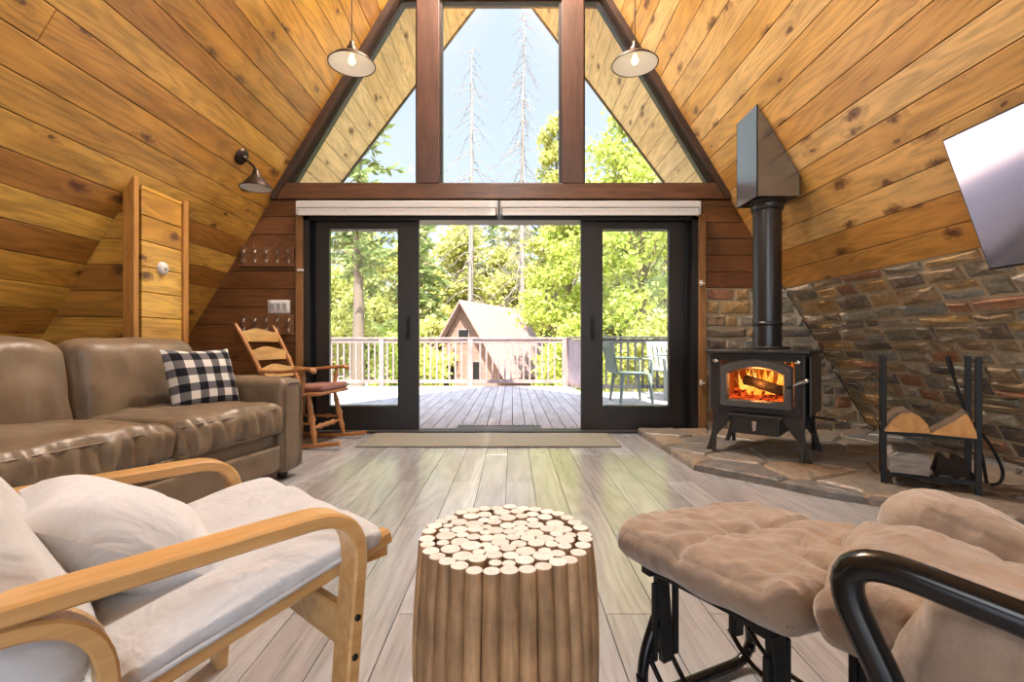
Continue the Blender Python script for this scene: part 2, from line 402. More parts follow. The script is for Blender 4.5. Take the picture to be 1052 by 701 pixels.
sc = nd(nt, 'ShaderNodeSeparateColor', {0: nd(nt, 'ShaderNodeAttribute', attribute_name='rnd').outputs['Color']})
c = ramp(nt, sc.outputs[1], [(0, (0.64, 0.59, 0.53)), (1, (0.80, 0.77, 0.73))])
c = mix(nt, 1.0, c, ramp(nt, mth(nt, 'MULTIPLY_ADD', rg, 0.5, 0.5), [(0, 0.86), (1, 1.04)]), 'MULTIPLY')
c = mix(nt, ramp(nt, ln, [(0.0, 1.0), (0.10, 0.0)]), c, (0.25, 0.15, 0.08))
c = mix(nt, mth(nt, 'MULTIPLY', ramp(nt, noi(nt, objco(nt), 60, 4), [(0.5, 0.0), (0.75, 1.0)]), 0.35), c, (0.40, 0.30, 0.20))
setp(nt, b, col=c, rough=0.55)
def stone_mat(name, cols, rough=0.75, sc_=1.0):
    m, nt, b = newmat(name)
    s = nd(nt, 'ShaderNodeSeparateColor', {0: nd(nt, 'ShaderNodeAttribute', attribute_name='rnd').outputs['Color']})
    co = nd(nt, 'ShaderNodeVectorMath', {0: objco(nt), 1: vec(nt, mth(nt, 'MULTIPLY', s.outputs[1], 30), 0.0, 0.0)}, operation='ADD').outputs[0]
    base = ramp(nt, s.outputs[0], [(i/len(cols), c) for i, c in enumerate(cols)], 'CONSTANT')
    n = noi(nt, co, 9*sc_, 6, 0.62, 0.6); n2 = noi(nt, co, 34*sc_, 5, 0.6)
    c = mix(nt, ramp(nt, n, [(0.45, 0.0), (0.68, 0.55)]), base, ramp(nt, s.outputs[2], [(0, (0.23, 0.13, 0.06)), (0.5, (0.22, 0.20, 0.17)), (1, (0.33, 0.23, 0.12))]))
    c = mix(nt, 1.0, c, ramp(nt, n2, [(0.3, 0.62), (0.7, 1.2)]), 'MULTIPLY')
    setp(nt, b, col=c, rough=rough, normal=bump(nt, n, 0.5, 0.03, bump(nt, n2, 0.55, 0.008)))
    return m
M['stone'] = stone_mat('rubble_stone', [(0.30, 0.21, 0.12), (0.17, 0.13, 0.095), (0.28, 0.13, 0.065), (0.23, 0.23, 0.20), (0.44, 0.28, 0.11), (0.12, 0.095, 0.08), (0.36, 0.31, 0.24), (0.22, 0.20, 0.15)])
M['flag'] = stone_mat('flagstone', [(0.24, 0.20, 0.16), (0.17, 0.16, 0.15), (0.29, 0.22, 0.16), (0.20, 0.19, 0.18)], 0.36, 0.8)
M['mortar'] = plain('mortar', (0.46, 0.38, 0.26), 0.9, bumpscale=90, bumpstr=0.6)
M['mortar_dark'] = plain('hearth_mortar', (0.17, 0.14, 0.11), 0.85, bumpscale=70, bumpstr=0.6)
M['mat'] = fabric('sage_mat', (0.19, 0.18, 0.14), (0.25, 0.235, 0.19), 30, 0.95, 400, 0.1, 0.0)
M['matdark'] = fabric('dark_mat', (0.10, 0.09, 0.085), (0.16, 0.15, 0.14), 40, 0.95, 300, 0.1, 0.0)
m, nt, b = newmat('screen'); M['screen'] = m
setp(nt, b, col=(0.50, 0.46, 0.50), rough=0.10, metal=1.0)
# split firewood
M['logend'] = wood('split_wood_face', (0.46, 0.22, 0.06), (0.64, 0.36, 0.13), (14, 30, 14), 0.7)
M['bark'] = plain('bark', (0.10, 0.068, 0.045), 0.9, bumpscale=40, bumpstr=1.0)
M['greywood'] = wood('weathered_wood', (0.17, 0.15, 0.13), (0.33, 0.30, 0.27), (6, 40, 40), 0.6)
M['char'] = plain('charred_log', (0.02, 0.012, 0.008), 0.9, bumpscale=60, bumpstr=1.0)
def emis(name, stops, scale, strength, dist=1.0):
    m = bpy.data.materials.new(name); m.use_nodes = True; nt = m.node_tree; nt.nodes.remove(nt.nodes['Principled BSDF'])
    n = noi(nt, mapped(nt, scale), 1.0, 4, 0.6, dist)
    e = nd(nt, 'ShaderNodeEmission', {0: ramp(nt, n, stops), 1: strength})
    nt.links.new(e.outputs[0], nt.nodes['Material Output'].inputs[0]); return m
M['flame'] = emis('flames', [(0.28, (0.9, 0.10, 0.008)), (0.44, (1.0, 0.26, 0.02)), (0.56, (1.0, 0.50, 0.08)), (0.70, (1.0, 0.82, 0.35))], (9, 9, 3.5), 1.7)
M['ember'] = emis('embers', [(0.40, (0.02, 0.004, 0.002)), (0.52, (0.7, 0.05, 0.006)), (0.65, (1.0, 0.25, 0.03))], (30, 30, 30), 1.1)
M['firebrick'] = plain('glow_tinted_brick', (0.42, 0.16, 0.06), 0.9)  # no emission: the fire's orange glow is put into the brick colour
# outdoors
def leaf_mat(name, c1, c2):
    m, nt, b = newmat(name)
    s = nd(nt, 'ShaderNodeSeparateColor', {0: nd(nt, 'ShaderNodeAttribute', attribute_name='rnd').outputs['Color']})
    col = ramp(nt, s.outputs[0], [(0, c1), (1, c2)])
    tr = nd(nt, 'ShaderNodeBsdfTranslucent', {0: col}); df = nd(nt, 'ShaderNodeBsdfDiffuse', {0: col})
    mx = nd(nt, 'ShaderNodeMixShader', {0: 0.45, 1: df.outputs[0], 2: tr.outputs[0]})
    nt.links.new(mx.outputs[0], nt.nodes['Material Output'].inputs[0]); return m
M['leaf'] = leaf_mat('leaf_bright', (0.36, 0.44, 0.07), (0.66, 0.68, 0.22))
M['leafy'] = leaf_mat('leaf_yellow', (0.42, 0.44, 0.10), (0.70, 0.66, 0.28))
M['needle'] = leaf_mat('needle_green', (0.16, 0.22, 0.07), (0.38, 0.42, 0.17))
M['needle_pale'] = leaf_mat('needle_pale', (0.36, 0.36, 0.18), (0.60, 0.56, 0.34))
M['trunk'] = plain('tree_bark', (0.19, 0.135, 0.10), 0.95, bumpscale=6, bumpstr=0.8)
M['snag'] = plain('dead_wood', (0.27, 0.22, 0.19), 0.9, bumpscale=6, bumpstr=0.6)
M['ground'] = plain('forest_floor', (0.42, 0.34, 0.24), 0.95, bumpscale=1.2, bumpstr=1.0)
M['rail'] = wood('rail_paint', (0.24, 0.165, 0.155), (0.30, 0.215, 0.20), (6, 6, 6), 0.6)
M['panelpaint'] = wood('panel_paint', (0.30, 0.25, 0.28), (0.36, 0.30, 0.34), (6, 6, 6), 0.6)
M['raildark'] = plain('dark_rail', (0.05, 0.045, 0.045), 0.5)
M['roofpink'] = plain('cabin_roof', (0.27, 0.18, 0.165), 0.9, bumpscale=20, bumpstr=0.6)
M['cabinwall'] = plank('cabin_siding', [(0.26, 0.15, 0.115), (0.31, 0.19, 0.145)], 0.8, 0.0, 0.2)
M['shingle'] = plain('roof_shingle', (0.10, 0.085, 0.075), 0.9, bumpscale=25, bumpstr=0.6)
M['plastic'] = plain('outdoor_plastic', (0.20, 0.235, 0.195), 0.55)
M['plasticw'] = plain('outdoor_plastic_white', (0.40, 0.41, 0.38), 0.55)
# ------------------------------------------------------------------ the room (A-frame): X right, Y towards the gable, Z up
K = 1.645; XL, XR = -3.605, 3.395; WY = 4.54; BY = -3.6
SD, SN = 0.5195, 0.8545                     # slope direction (x, z) and inward normal parts
BW = 0.1765
def left(s, y, d=0): return V((XL+SD*s+SN*d, y, SN*s-SD*d))
def right(s, y, d=0): return V((XR-SD*s-SN*d, y, SN*s-SD*d))
SMAX = 6.738
def slope_boards(name, fn, n, s0, s1, y0, y1, mat, lab, cat, yend=None, jlen=6.5):
    mb = MB(); i = int(s0/BW+.001); rr = random.Random(sum(map(ord, name)))
    while i*BW < s1-.01:
        a, b = max(i*BW, s0)+.002, min((i+1)*BW, s1)-.002
        ys = [y0]; y = y0+rr.uniform(.5, jlen)
        while y < y1-.6: ys.append(y); y += rr.uniform(2.0, jlen+1)
        ys.append(y1)
        for p, q in zip(ys, ys[1:]):
            p += .0008; q -= .0008
            qa = yend(a) if yend and q > y1-.01 else q; qb = yend(b) if yend and q > y1-.01 else q
            mb.slab([fn(a, p, -.022), fn(a, qa, -.022), fn(b, qb, -.022), fn(b, p, -.022)], n, .022, .004, uvax=(V((0, 1, 0)), V((-n[2], 0, n[0]))), rnd=(rr.random(), rr.random(), rr.random()))
        i += 1
    # backing seen down the grooves
    e0, e1 = (yend(s0), yend(s1)) if yend else (y1, y1)
    mb.slab([fn(s0, y0, -.06), fn(s0, e0, -.06), fn(s1, e1, -.06), fn(s1, y0, -.06)], n, .04, .0, mat=1)
    return struct(mb.build(name, [mat, M['gap']]), lab, cat)
NL, NR = V((SN, 0, -SD)), V((-SN, 0, -SD))
STONE_S = 1.60
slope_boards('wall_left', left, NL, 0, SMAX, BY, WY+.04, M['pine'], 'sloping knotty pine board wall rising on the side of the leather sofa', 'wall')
slope_boards('wall_right', right, NR, STONE_S, SMAX, BY, WY+.04, M['pine_r'], 'sloping knotty pine board wall, colour lightened as if more brightly lit, above the stone, behind the stove pipe and screen', 'wall')
yend = lambda s: 4.85+.255*SN*s
slope_boards('roof_overhang_left', left, NL, .1, SMAX, WY+.18, 5.2, M['pine_out'], 'sunlit-coloured pine soffit of the roof overhang outside the window above the left pendant', 'roof', yend)
slope_boards('roof_overhang_right', right, NR, .1, SMAX, WY+.18, 5.2, M['pine_out'], 'sunlit-coloured pine soffit of the roof overhang outside the window behind the right pendant', 'roof', yend)
for nm, fn, n, side in (('roof_left', left, NL, 'left'), ('roof_right', right, NR, 'right')):
    mb = MB()
    mb.slab([fn(-.3, BY-.3, -.22), fn(-.3, 4.78, -.22), fn(SMAX+.1, 6.42, -.22), fn(SMAX+.1, BY-.3, -.22)], n, .13, 0)
    struct(mb.build(nm, M['shingle']), 'steep shingled roof slope over the %s half of the room' % side, 'roof')
    mb = MB()
    mb.prism([fn(-.1, yend(-.1)-.005, .012), fn(-.1, yend(-.1)-.005, -.23), fn(SMAX, yend(SMAX)-.005, -.23), fn(SMAX, yend(SMAX)-.005, .012)], (0, .04, 0))
    struct(mb.build('trim_fascia_'+side, M['rake']), 'thin dark fascia edging the %s roof overhang outside' % side, 'trim')
# floor planks
mb = MB(); rr = random.Random(3); pw = .163; x = -3.62; i = 0
while x < 3.4:
    a, b = x+.0012, min(x+pw, 3.5)-.0012
    y = BY+(.36 if i % 2 else 0)+.0; ys = [BY]+[1.505-.72*2*k+(.72 if i % 2 else 0) for k in range(5, -4, -1) if BY+.1 < 1.505-1.44*k+(.72 if i % 2 else 0) < 4.6]+[4.70]
    for p, q in zip(ys, ys[1:]):
        mb.slab([(a, p+.0012, -.02), (b, p+.0012, -.02), (b, q-.0012, -.02), (a, q-.0012, -.02)], (0, 0, 1), .02, .0015, uvax=(V((0, 1, 0)), V((1, 0, 0))), rnd=(rr.random(), rr.random(), rr.random()))
    x += pw; i += 1
mb.box((-.105, .54, -.05), (7.4, 8.32, .056), mat=1)
struct(mb.build('floor', [M['floor'], M['grout']]), 'glossy grey-brown wood-look plank floor', 'floor')
# front gable wall
mb = MB(); rr = random.Random(5)
def rows(region, z0, z1, w, mat=0, off=0.0):
    z = z0
    while z < z1-.005:
        t = min(z+w, z1)
        poly = clip(clip(region, 0, -1, -(z+.002)), 0, 1, t-.002)
        if len(poly) > 2:
            mb.slab([(p[0], WY+.022-off, p[1]) for p in poly], (0, -1, 0), .022, .004, mat, uvax=(V((1, 0, 0)), V((0, 0, 1))), rnd=(rr.random(), rr.random(), rr.random()))
        z = t
RL = [(XL, 0), (-2.02, 0), (-2.02, 2.2), (XL+2.2/K, 2.2)]
RR_ = [(1.81, 0), (XR, 0), (XR-2.2/K, 2.2), (1.81, 2.2)]
RT = [(-2.02, 2.07), (1.81, 2.07), (1.81, 2.2), (-2.02, 2.2)]
RU = [(XL+4.18/K, 4.18), (XR-4.18/K, 4.18), (-.105, 5.757)]
rows(RL, 0, 2.2, .17); rows(RR_, 1.367, 2.2, .155); rows(RT, 2.07, 2.2, .14); rows(RU, 4.18, 5.757, .17)
for R in (RL, RR_, RT, RU): mb.prism([(p[0], WY+.022, p[1]) for p in R], (0, .15, 0), 1)
struct(mb.build('wall_front', [M['pine_dark'], M['gap']]), 'gable wall of dark stained horizontal boards around the glass doors', 'wall')
# stone facing
def stones(name, P, n, u0, u1, s0, s1, lab, ufn=None, seed=1, hmin=.07, hmax=.135):
    """P(u, s, d) -> point; courses of rough stones of varied length"""
    mb = MB(); rr = random.Random(seed); s = s0
    while s < s1-.02:
        h = rr.uniform(hmin, hmax)
        if s1-s-h < .05: h = s1-s
        ue0, ue1 = (u0, u1) if ufn is None else ufn(s, s+h)
        u = ue0-rr.uniform(0, .1)
        while u < ue1:
            w = rr.uniform(.11, .36)*(1 if h > .1 else 1.15); a, b = max(u, ue0), min(u+w, ue1)
            if b-a > .03:
                parts = [(s, s+h)]
                if rr.random() < .16 and h > .11: parts = [(s, s+h*.5), (s+h*.5, s+h)]
                for lo, hi in parts:
                    g = .0105; j = lambda: rr.uniform(-.010, .010)
                    q = [(a+g+j(), lo+g+j()*.7), ((a+b)/2, lo+g+j()*.7), (b-g+j(), lo+g+j()*.7), (b-g+j(), hi-g+j()*.7), ((a+b)/2+j()*2, hi-g+j()*.7), (a+g+j(), hi-g+j()*.7)]
                    q = [(min(ue1, max(ue0, x)), min(s1, max(s0, y))) for x, y in q]
                    t = rr.uniform(.018, .036); rnd = (rr.random(), rr.random(), rr.random())
                    base = [P(x, y, 0) for x, y in q]
                    cx, cy = sum(x for x, y in q)/6, sum(y for x, y in q)/6
                    mid = [P(x+(cx-x)*.04, y+(cy-y)*.10, t*.72) for x, y in q]
                    tilt = rr.uniform(-.006, .006)
                    top = [P(x+(cx-x)*.17, y+(cy-y)*.28, t+(tilt if x > cx else -tilt)+rr.uniform(-.004, .004)) for x, y in q]
                    ctr = [P(cx+j(), cy, t+rr.uniform(-.002, .009))]
                    vs = base+mid+top+ctr; fs = []
                    for i in range(6):
                        k = (i+1) % 6; fs += [(i, k, 6+k, 6+i), (6+i, 6+k, 12+k, 12+i), (12+i, 12+k, 18)]
                    a1 = (V(vs[1])-V(vs[0])).cross(V(vs[4])-V(vs[0]))
                    if a1.dot(V(n)) < 0: fs = [tuple(reversed(f)) for f in fs]
                    mb.add(vs, fs, 0, rnd)
            u += w
        s += h
    # mortar bed
    q0 = ufn(s0, s0) if ufn else (u0, u1); q1 = ufn(s1, s1) if ufn else (u0, u1)
    mb.slab([P(q0[0], s0, -.05), P(q0[1], s0, -.05), P(q1[1], s1, -.05), P(q1[0], s1, -.05)], n, .062, .0, mat=1)
    return struct(mb.build(name, [M['stone'], M['mortar']]), lab, 'wall')
stones('wall_stone_right', lambda u, s, d: right(s, u, d-.02), NR, BY, WY, 0, STONE_S, 'low rubble stone wall facing behind the stove and firewood rack', seed=11)
stones('wall_stone_front', lambda u, s, d: V((u, WY-d+.02, s)), (0, -1, 0), 1.81, 2.6, 0, 1.367, 'narrow strip of stone facing between the glass doors and the stove pipe', ufn=lambda a, b: (1.83, XR-(a+b)/2/K), seed=4, hmin=.09)
# rear gable: boards either side of and above a wide unglazed opening, added to let in fill daylight
mb = MB()
for R in ([(XL, 0), (-2.4, 0), (-2.4, 1.98), (-2.4015, 1.98)], [(2.2, 0), (XR, 0), (2.19, 1.98), (2.189, 1.98)], [(XL+1.98/K, 1.98), (XR-1.98/K, 1.98), (-.105, 5.757)]):
    mb.prism([(p[0], BY-.12, p[1]) for p in R], (0, .12, 0))
struct(mb.build('wall_back', M['pine_dark']), 'rear gable wall behind the viewer with a wide opening', 'wall')
# header, posts, rakes
mb = MB(); mb.prism([(XL+2.2/K, 4.50, 2.2), (XR-2.2/K, 4.50, 2.2), (XR-2.345/K, 4.50, 2.345), (XL+2.345/K, 4.50, 2.345)], (0, .20, 0))
struct(mb.build('trim_1', M['beam'], bevel=.004), 'dark brown horizontal header beam above the roller blinds', 'beam')
for k, (a, b, lab) in enumerate(((-.89, -.68, 'dark brown upright post between the left and the middle upper window'), (.468, .67, 'dark brown upright post between the middle and the right upper window'))):
    mb = MB(); zt = min((a-XL)*K, (XR-b)*K)-.01
    mb.box(((a+b)/2, 4.58, (2.345+zt)/2), (b-a, .17, zt-2.345))
    struct(mb.build('trim_%d' % (k+2), M['post'], bevel=.004), lab, 'post')
mb = MB(); mb.box((-.105, 4.61, 4.145), (2*(3.5-4.145/K)-.04, .14, .10)); struct(mb.build('trim_4', M['beam'], bevel=.004), 'dark horizontal beam along the top of the upper windows', 'beam')
for k, (fn, side) in enumerate(((left, 'left'), (right, 'right'))):
    mb = MB(); mb.prism([fn(2.6, 4.48, 0), fn(SMAX-.06, 4.48, 0), fn(SMAX-.11, 4.48, .055), fn(2.6, 4.48, .055)], (0, .11, 0))
    struct(mb.build('trim_%d' % (k+5), M['rake']), 'blackish sloping rake board where the %s slope meets the gable glass' % side, 'trim')
# upper windows
for k, (poly, lab) in enumerate((
        ([(XL+2.345/K+.085, 2.345), (-.89, 2.345), (-.89, 4.10), (XL+4.10/K+.085, 4.10)], 'left upper gable window with slanting side, pine branches beyond'),
        ([(-.68, 2.345), (.468, 2.345), (.468, 4.10), (-.68, 4.10)], 'middle upper gable window looking out at bare dead trees'),
        ([(.67, 2.345), (XR-2.345/K-.085, 2.345), (XR-4.10/K-.085, 4.10), (.67, 4.10)], 'right upper gable window with slanting side, leafy trees beyond'))):
    inn = shrink(poly, .022); mb = MB(); n = len(poly)
    for i in range(n):
        a, b = poly[i], poly[(i+1) % n]; c, d = inn[(i+1) % n], inn[i]
        best = min(range(len(inn)), key=lambda t: (inn[t][0]-a[0])**2+(inn[t][1]-a[1])**2); best2 = min(range(len(inn)), key=lambda t: (inn[t][0]-b[0])**2+(inn[t][1]-b[1])**2)
        mb.prism([(a[0], 4.56, a[1]), (b[0], 4.56, b[1]), (inn[best2][0], 4.56, inn[best2][1]), (inn[best][0], 4.56, inn[best][1])], (0, .07, 0))
    w = struct(mb.build('window_%d' % (k+1), M['door']), lab, 'window')
    mb = MB(); mb.prism([(p[0], 4.59, p[1]) for p in inn], (0, .006, 0)); g = mb.build('window_pane', M['glass'], w)
# sliding doors
mb = MB()
for c, s in (((-1.93, 4.61, 1.02), (.06, .20, 2.06)), ((1.72, 4.61, 1.02), (.06, .20, 2.06)), ((-.105, 4.61, 2.03), (3.71, .20, .06)), ((-.105, 4.61, .004), (3.71, .20, .03))):
    mb.box(c, s)
mb.box((-.105, 4.55, .018), (3.58, .03, .012), mat=1); mb.box((-.105, 4.63, .018), (3.58, .03, .012), mat=1)
struct(mb.build('trim_7', [M['door'], M['irongrey']], bevel=.003), 'black outer frame and sill track of the wide sliding glass doors', 'door frame')
def door(k, x0, x1, gx0, gx1, y, lab, handle=None):
    mb = MB(); z0, z1, gz0, gz1 = .022, 2.0, .25, 1.93
    for c, s in (((x0+gx0)/2, gx0-x0), ((gx1+x1)/2, x1-gx1)): mb.box((c, y, (z0+z1)/2), (s, .045, z1-z0))
    mb.box(((gx0+gx1)/2, y, (z0+gz0)/2), (gx1-gx0, .045, gz0-z0)); mb.box(((gx0+gx1)/2, y, (gz1+z1)/2), (gx1-gx0, .045, z1-gz1))
    d = struct(mb.build('door_%d' % k, M['door'], bevel=.003), lab, 'door')
    mb = MB(); mb.box(((gx0+gx1)/2, y, (gz0+gz1)/2), (gx1-gx0, .008, gz1-gz0)); mb.build('glass_pane', M['glass'], d)
    if handle:
        mb = MB(); hx = handle; yy = y-.0225
        mb.box((hx, yy-.004, 1.0), (.034, .008, .24)); mb.tube(fillet([(hx, yy-.005, .91), (hx, yy-.05, .91), (hx, yy-.05, 1.09), (hx, yy-.005, 1.09)], .02), .009)
        mb.build('door_handle', M['black'], d)
    return d
door(1, -1.90, -.97, -1.756, -1.097, 4.655, 'black framed fixed glass door panel behind the rocking chair')
door(2, .74, 1.69, .873, 1.505, 4.655, 'black framed fixed glass door panel beside the stone hearth')
door(3, -1.86, -.885, -1.735, -1.085, 4.595, 'black sliding glass door slid open in front of the panel behind the rocking chair', -.985)
door(4, .655, 1.63, .86, 1.49, 4.595, 'black sliding glass door slid open in front of the panel beside the hearth', .76)
for k, (x0, x1, lab) in enumerate(((-2.025, -1.955, 'narrow brown wood casing on the rocking chair side of the doors'), (1.745, 1.815, 'narrow brown wood casing on the stove side of the doors'))):
    mb = MB(); mb.box(((x0+x1)/2, 4.53, 1.03), (x1-x0, .05, 2.06)); t = struct(mb.build('trim_%d' % (k+8), M['casing'], bevel=.003), lab, 'trim')
    for z in ((1.53,) if k == 0 else (1.41, .48)):
        mb = MB(); x = x1-.02 if k == 0 else x0+.02
        mb.box((x, 4.498, z), (.05 if k == 0 else .018, .02, .02 if k == 0 else .05)); mb.tube([(x-.02, 4.495, z), (x+.03, 4.485, z-.008)], .006)
        c = mb.build('catch', M['enamel'], t); c['label'] = 'small white catch screwed to casing'
# boxed chase on the left slope
mb = MB(); CX = -2.45; zt = (CX-XL)*K; y0, y1 = 3.14, 3.61; z = 0
while z < zt-.02:
    t = min(z+.17, zt)
    mb.slab([(CX-.02, y0+.05, z+.002), (CX-.02, y1, z+.002), (CX-.02, y1, t-.002), (CX-.02, y0+.05, t-.002)], (1, 0, 0), .02, .004, uvax=(V((0, 1, 0)), V((0, 0, 1))))
    for yy, nn in ((y0+.02, -1), (y1, 1)):
        a, b = max(XL+z/K, XL), XL+t/K
        if b < CX-.03: mb.slab([(a, yy, z+.002), (CX-.02, yy, z+.002), (CX-.02, yy, t-.002), (b, yy, t-.002)], (0, nn, 0), .02, .004, uvax=(V((1, 0, 0)), V((0, 0, 1))))
    z = t
mb.box((CX-.06, (y0+y1)/2+.01, zt/2-.05), (.05, y1-y0-.06, zt-.1), mat=1)
struct(mb.build('wall_chase', [M['pine'], M['gap']]), 'narrow boxed pine panel standing out of the sloping wall behind the sofa', 'wall')
for k, (a, b, zz, lab) in enumerate(((3.10, 3.142, zt+.03, 'wide vertical trim board on the near edge of the boxed pine panel'), (3.57, 3.625, zt, 'thin vertical trim board on the far edge of the boxed pine panel'))):
    mb = MB(); mb.prism([(CX-.055, a, 0), (CX+.018, a, 0), (CX+.018, a, zz+.01), (CX-.055, a, zz-.11)], (0, b-a, 0))
    struct(mb.build('trim_%d' % (k+10), M['trimwood'], bevel=.003), lab, 'trim')
# hearth of flagstones
HP = [(1.16, 4.50), (1.20, 3.30), (1.30, 3.05), (1.72, 2.60), (2.05, 2.30), (2.60, 2.00), (3.25, 1.75), (3.33, 4.48)]
def edge_clip(poly, P):
    for i in range(len(P)):
        a, b = P[i], P[(i+1) % len(P)]
        dx, dy = b[0]-a[0], b[1]-a[1]; l = sqrt(dx*dx+dy*dy); nx, ny = dy/l, -dx/l
        poly = clip(poly, nx, ny, nx*a[0]+ny*a[1])
        if len(poly) < 3: return []
    return poly
rr = random.Random(21); seeds = []
while len(seeds) < 46:
    p = (rr.uniform(1.1, 3.4), rr.uniform(1.7, 4.55))
    if all((p[0]-q[0])**2+((p[1]-q[1])*1.0)**2 > .21**2 for q in seeds): seeds.append(p)
mb = MB()
HC = [(1.16, 4.50), (1.20, 3.20), (1.72, 2.60), (2.60, 2.00), (3.30, 1.80), (3.33, 4.48)]
for p in seeds:
    cell = [(.5, 1), (4, 1), (4, 5.2), (.5, 5.2)]
    for q in seeds:
        if q is p: continue
        nx, ny = q[0]-p[0], q[1]-p[1]; cell = clip(cell, nx, ny, nx*(p[0]+q[0])/2+ny*(p[1]+q[1])/2)
        if len(cell) < 3: break
    cell = edge_clip(cell, HC) if len(cell) > 2 else []
    cell = shrink(cell, .010) if len(cell) > 2 else []
    if len(cell) < 3: continue
    # roughen the outline
    out = []
    for i in range(len(cell)):
        a, b = cell[i], cell[(i+1) % len(cell)]; l = sqrt((a[0]-b[0])**2+(a[1]-b[1])**2); k = max(1, int(l/.07))
        for j in range(k):
            t = j/k; w = .010*noise.noise((a[0]*9+t*l*14, a[1]*9, p[0])); out.append((a[0]+(b[0]-a[0])*t+w, a[1]+(b[1]-a[1])*t+w))
    cx, cy = sum(x for x, y in out)/len(out), sum(y for x, y in out)/len(out); n = len(out); h = .052+rr.uniform(-.006, .008)
    ring = lambda f, z, a: [(x+(cx-x)*f, y+(cy-y)*f, z+a*noise.noise((x*8, y*8, p[1]))) for x, y in out]
    vs = ring(0, .0, 0)+ring(.0, h-.012, .003)+ring(.07, h, .006)+ring(.5, h+.002, .010)+[(cx, cy, h+.004)]; fs = []
    for i in range(n):
        k = (i+1) % n
        for L in range(3): fs.append((L*n+i, L*n+k, L*n+n+k, L*n+n+i))
        fs.append((3*n+i, 3*n+k, 4*n))
    mb.add(vs, fs, 0, (rr.random(), rr.random(), rr.random()))
mb.prism([(x, y, .001) for x, y in shrink(HC, .012)], (0, 0, .036), 1)
struct(mb.build('floor_hearth', [M['flag'], M['mortar_dark']]), 'low hearth of irregular flagstones under the stove and firewood rack', 'hearth')
# ------------------------------------------------------------------ furniture and things in the room
NZ = lambda p, s=1.0: noise.noise((p[0]*s, p[1]*s, p[2]*s))
# --- leather sofa: local x along its length (far end +x), y back
SF = thing('leather_sofa', 'taupe leather two-cushion sofa with padded arms against the sloping pine wall', 'sofa', (-1.973, 2.30, 0), radians(78))
L, D = 1.86, .88; hx = L/2; AW = .2
def leather_fn(sd, amp=.006, front=.010):
    amp *= 1.5; front *= 1.6
    def fn(p, q, n):
        o = p.copy()
        # vertical folds on the faces, creases radiating on top
        f = (noise.noise((p.x*21+sd, p.z*5, sd*3.1))*1.5+noise.noise((p.x*44+p.z*10, p.z*6, sd))*.7)*front*(abs(q.y) if q.y < 0 else .4)*(1-q.z*q.z*.4)
        o.y -= f
        o.z += noise.noise((p.x*11+sd, p.y*9, sd))*amp*max(0, q.z)+noise.noise((p.x*4+sd, p.y*4, sd*2))*amp*1.3*max(0, q.z)
        o.x += noise.noise((p.y*9, p.z*9, sd))*amp*.6*abs(q.x)
        return o
    return fn
mb = MB(); mb.cushion((L-2*AW+.02, D-.04, .26), .03, (0, 0), (14, 8, 5), T(0, .01, .19), leather_fn(3, .002, .006))
base = mb.build('base', M['leather'], SF)
mb = MB(); mb.cushion((L-2*AW-.02, .03, .15), .012, (0, 0), (22, 3, 6), T(0, -D/2+.012, .155), leather_fn(8, .001, .010)); mb.build('front_panel', M['leather'], base)
for k, x in enumerate((-.365, .365)):
    mb = MB(); mb.cushion((.727, .66, .185), .055, (.035, .0), (52, 28, 10), T(x, -.125, .385), leather_fn(20+k*7, .007, .016))
    c = mb.build('seat_cushion', M['leather'], SF)
    mb = MB(); hw, hd = .727/2-.012, .66/2-.012
    for z in (.315, .455):
        pth = [(x-hw, -.125-hd, z), (x+hw, -.125-hd, z)]
        mb.tube(pth, .004, 6)
    mb.build('piping', M['leather'], c)
    def bfn(sd):
        def fn(p, q, n):
            o = p.copy()
            o.y -= .05*(1-q.x**4)*(1-q.z**4)*(1 if q.y < 0 else 0)
            o.y += (noise.noise((p.x*7+sd, p.z*5, sd))*.022+noise.noise((p.x*16+p.z*8, p.z*5-p.x*6, sd))*.010)*(-q.y if q.y < 0 else 0)
            o.z += noise.noise((p.x*10+sd, p.y*5, 1.7*sd))*.010*max(0, q.z)-.02*abs(q.x)**3*max(0, q.z)
            return o
        return fn
    mb = MB(); mb.cushion((.735, .22, .50), .085, (0, 0), (22, 9, 18), T(x, .245, .625) @ RX(radians(-11)), bfn(40+k*5))
    mb.build('back_cushion', M['leather'], SF)
mb = MB(); mb.cushion((L-.06, .16, .72), .05, (0, 0), (14, 4, 10), T(0, D/2-.09, .44) @ RX(radians(-4)), leather_fn(4, .003, .004)); mb.build('back_frame', M['leather'], SF)
for s in (-1, 1):
    mb = MB(); mb.cushion((AW, D-.06, .58), .045, (.012, 0), (6, 18, 12), T(s*(hx-AW/2), -.03, .335), leather_fn(60+s, .004, .004))
    a = mb.build('arm', M['leather'], SF)
    mb = MB(); yy = -D/2-.003; x0 = s*(hx-AW/2)
    mb.tube(fillet([(x0-.075, yy, .07), (x0-.075, yy, .60), (x0+.075, yy, .60), (x0+.075, yy, .07)], .04), .004, 6); mb.build('arm_piping', M['leather'], a)
for x in (-hx+.1, hx-.1):
    for y in (-.36, .34):
        mb = MB(); mb.lathe([(0, 0), (.028, 0), (.036, .06), (0, .06)], (x, y, 0), seg=12); mb.build('foot', M['rake'], SF)
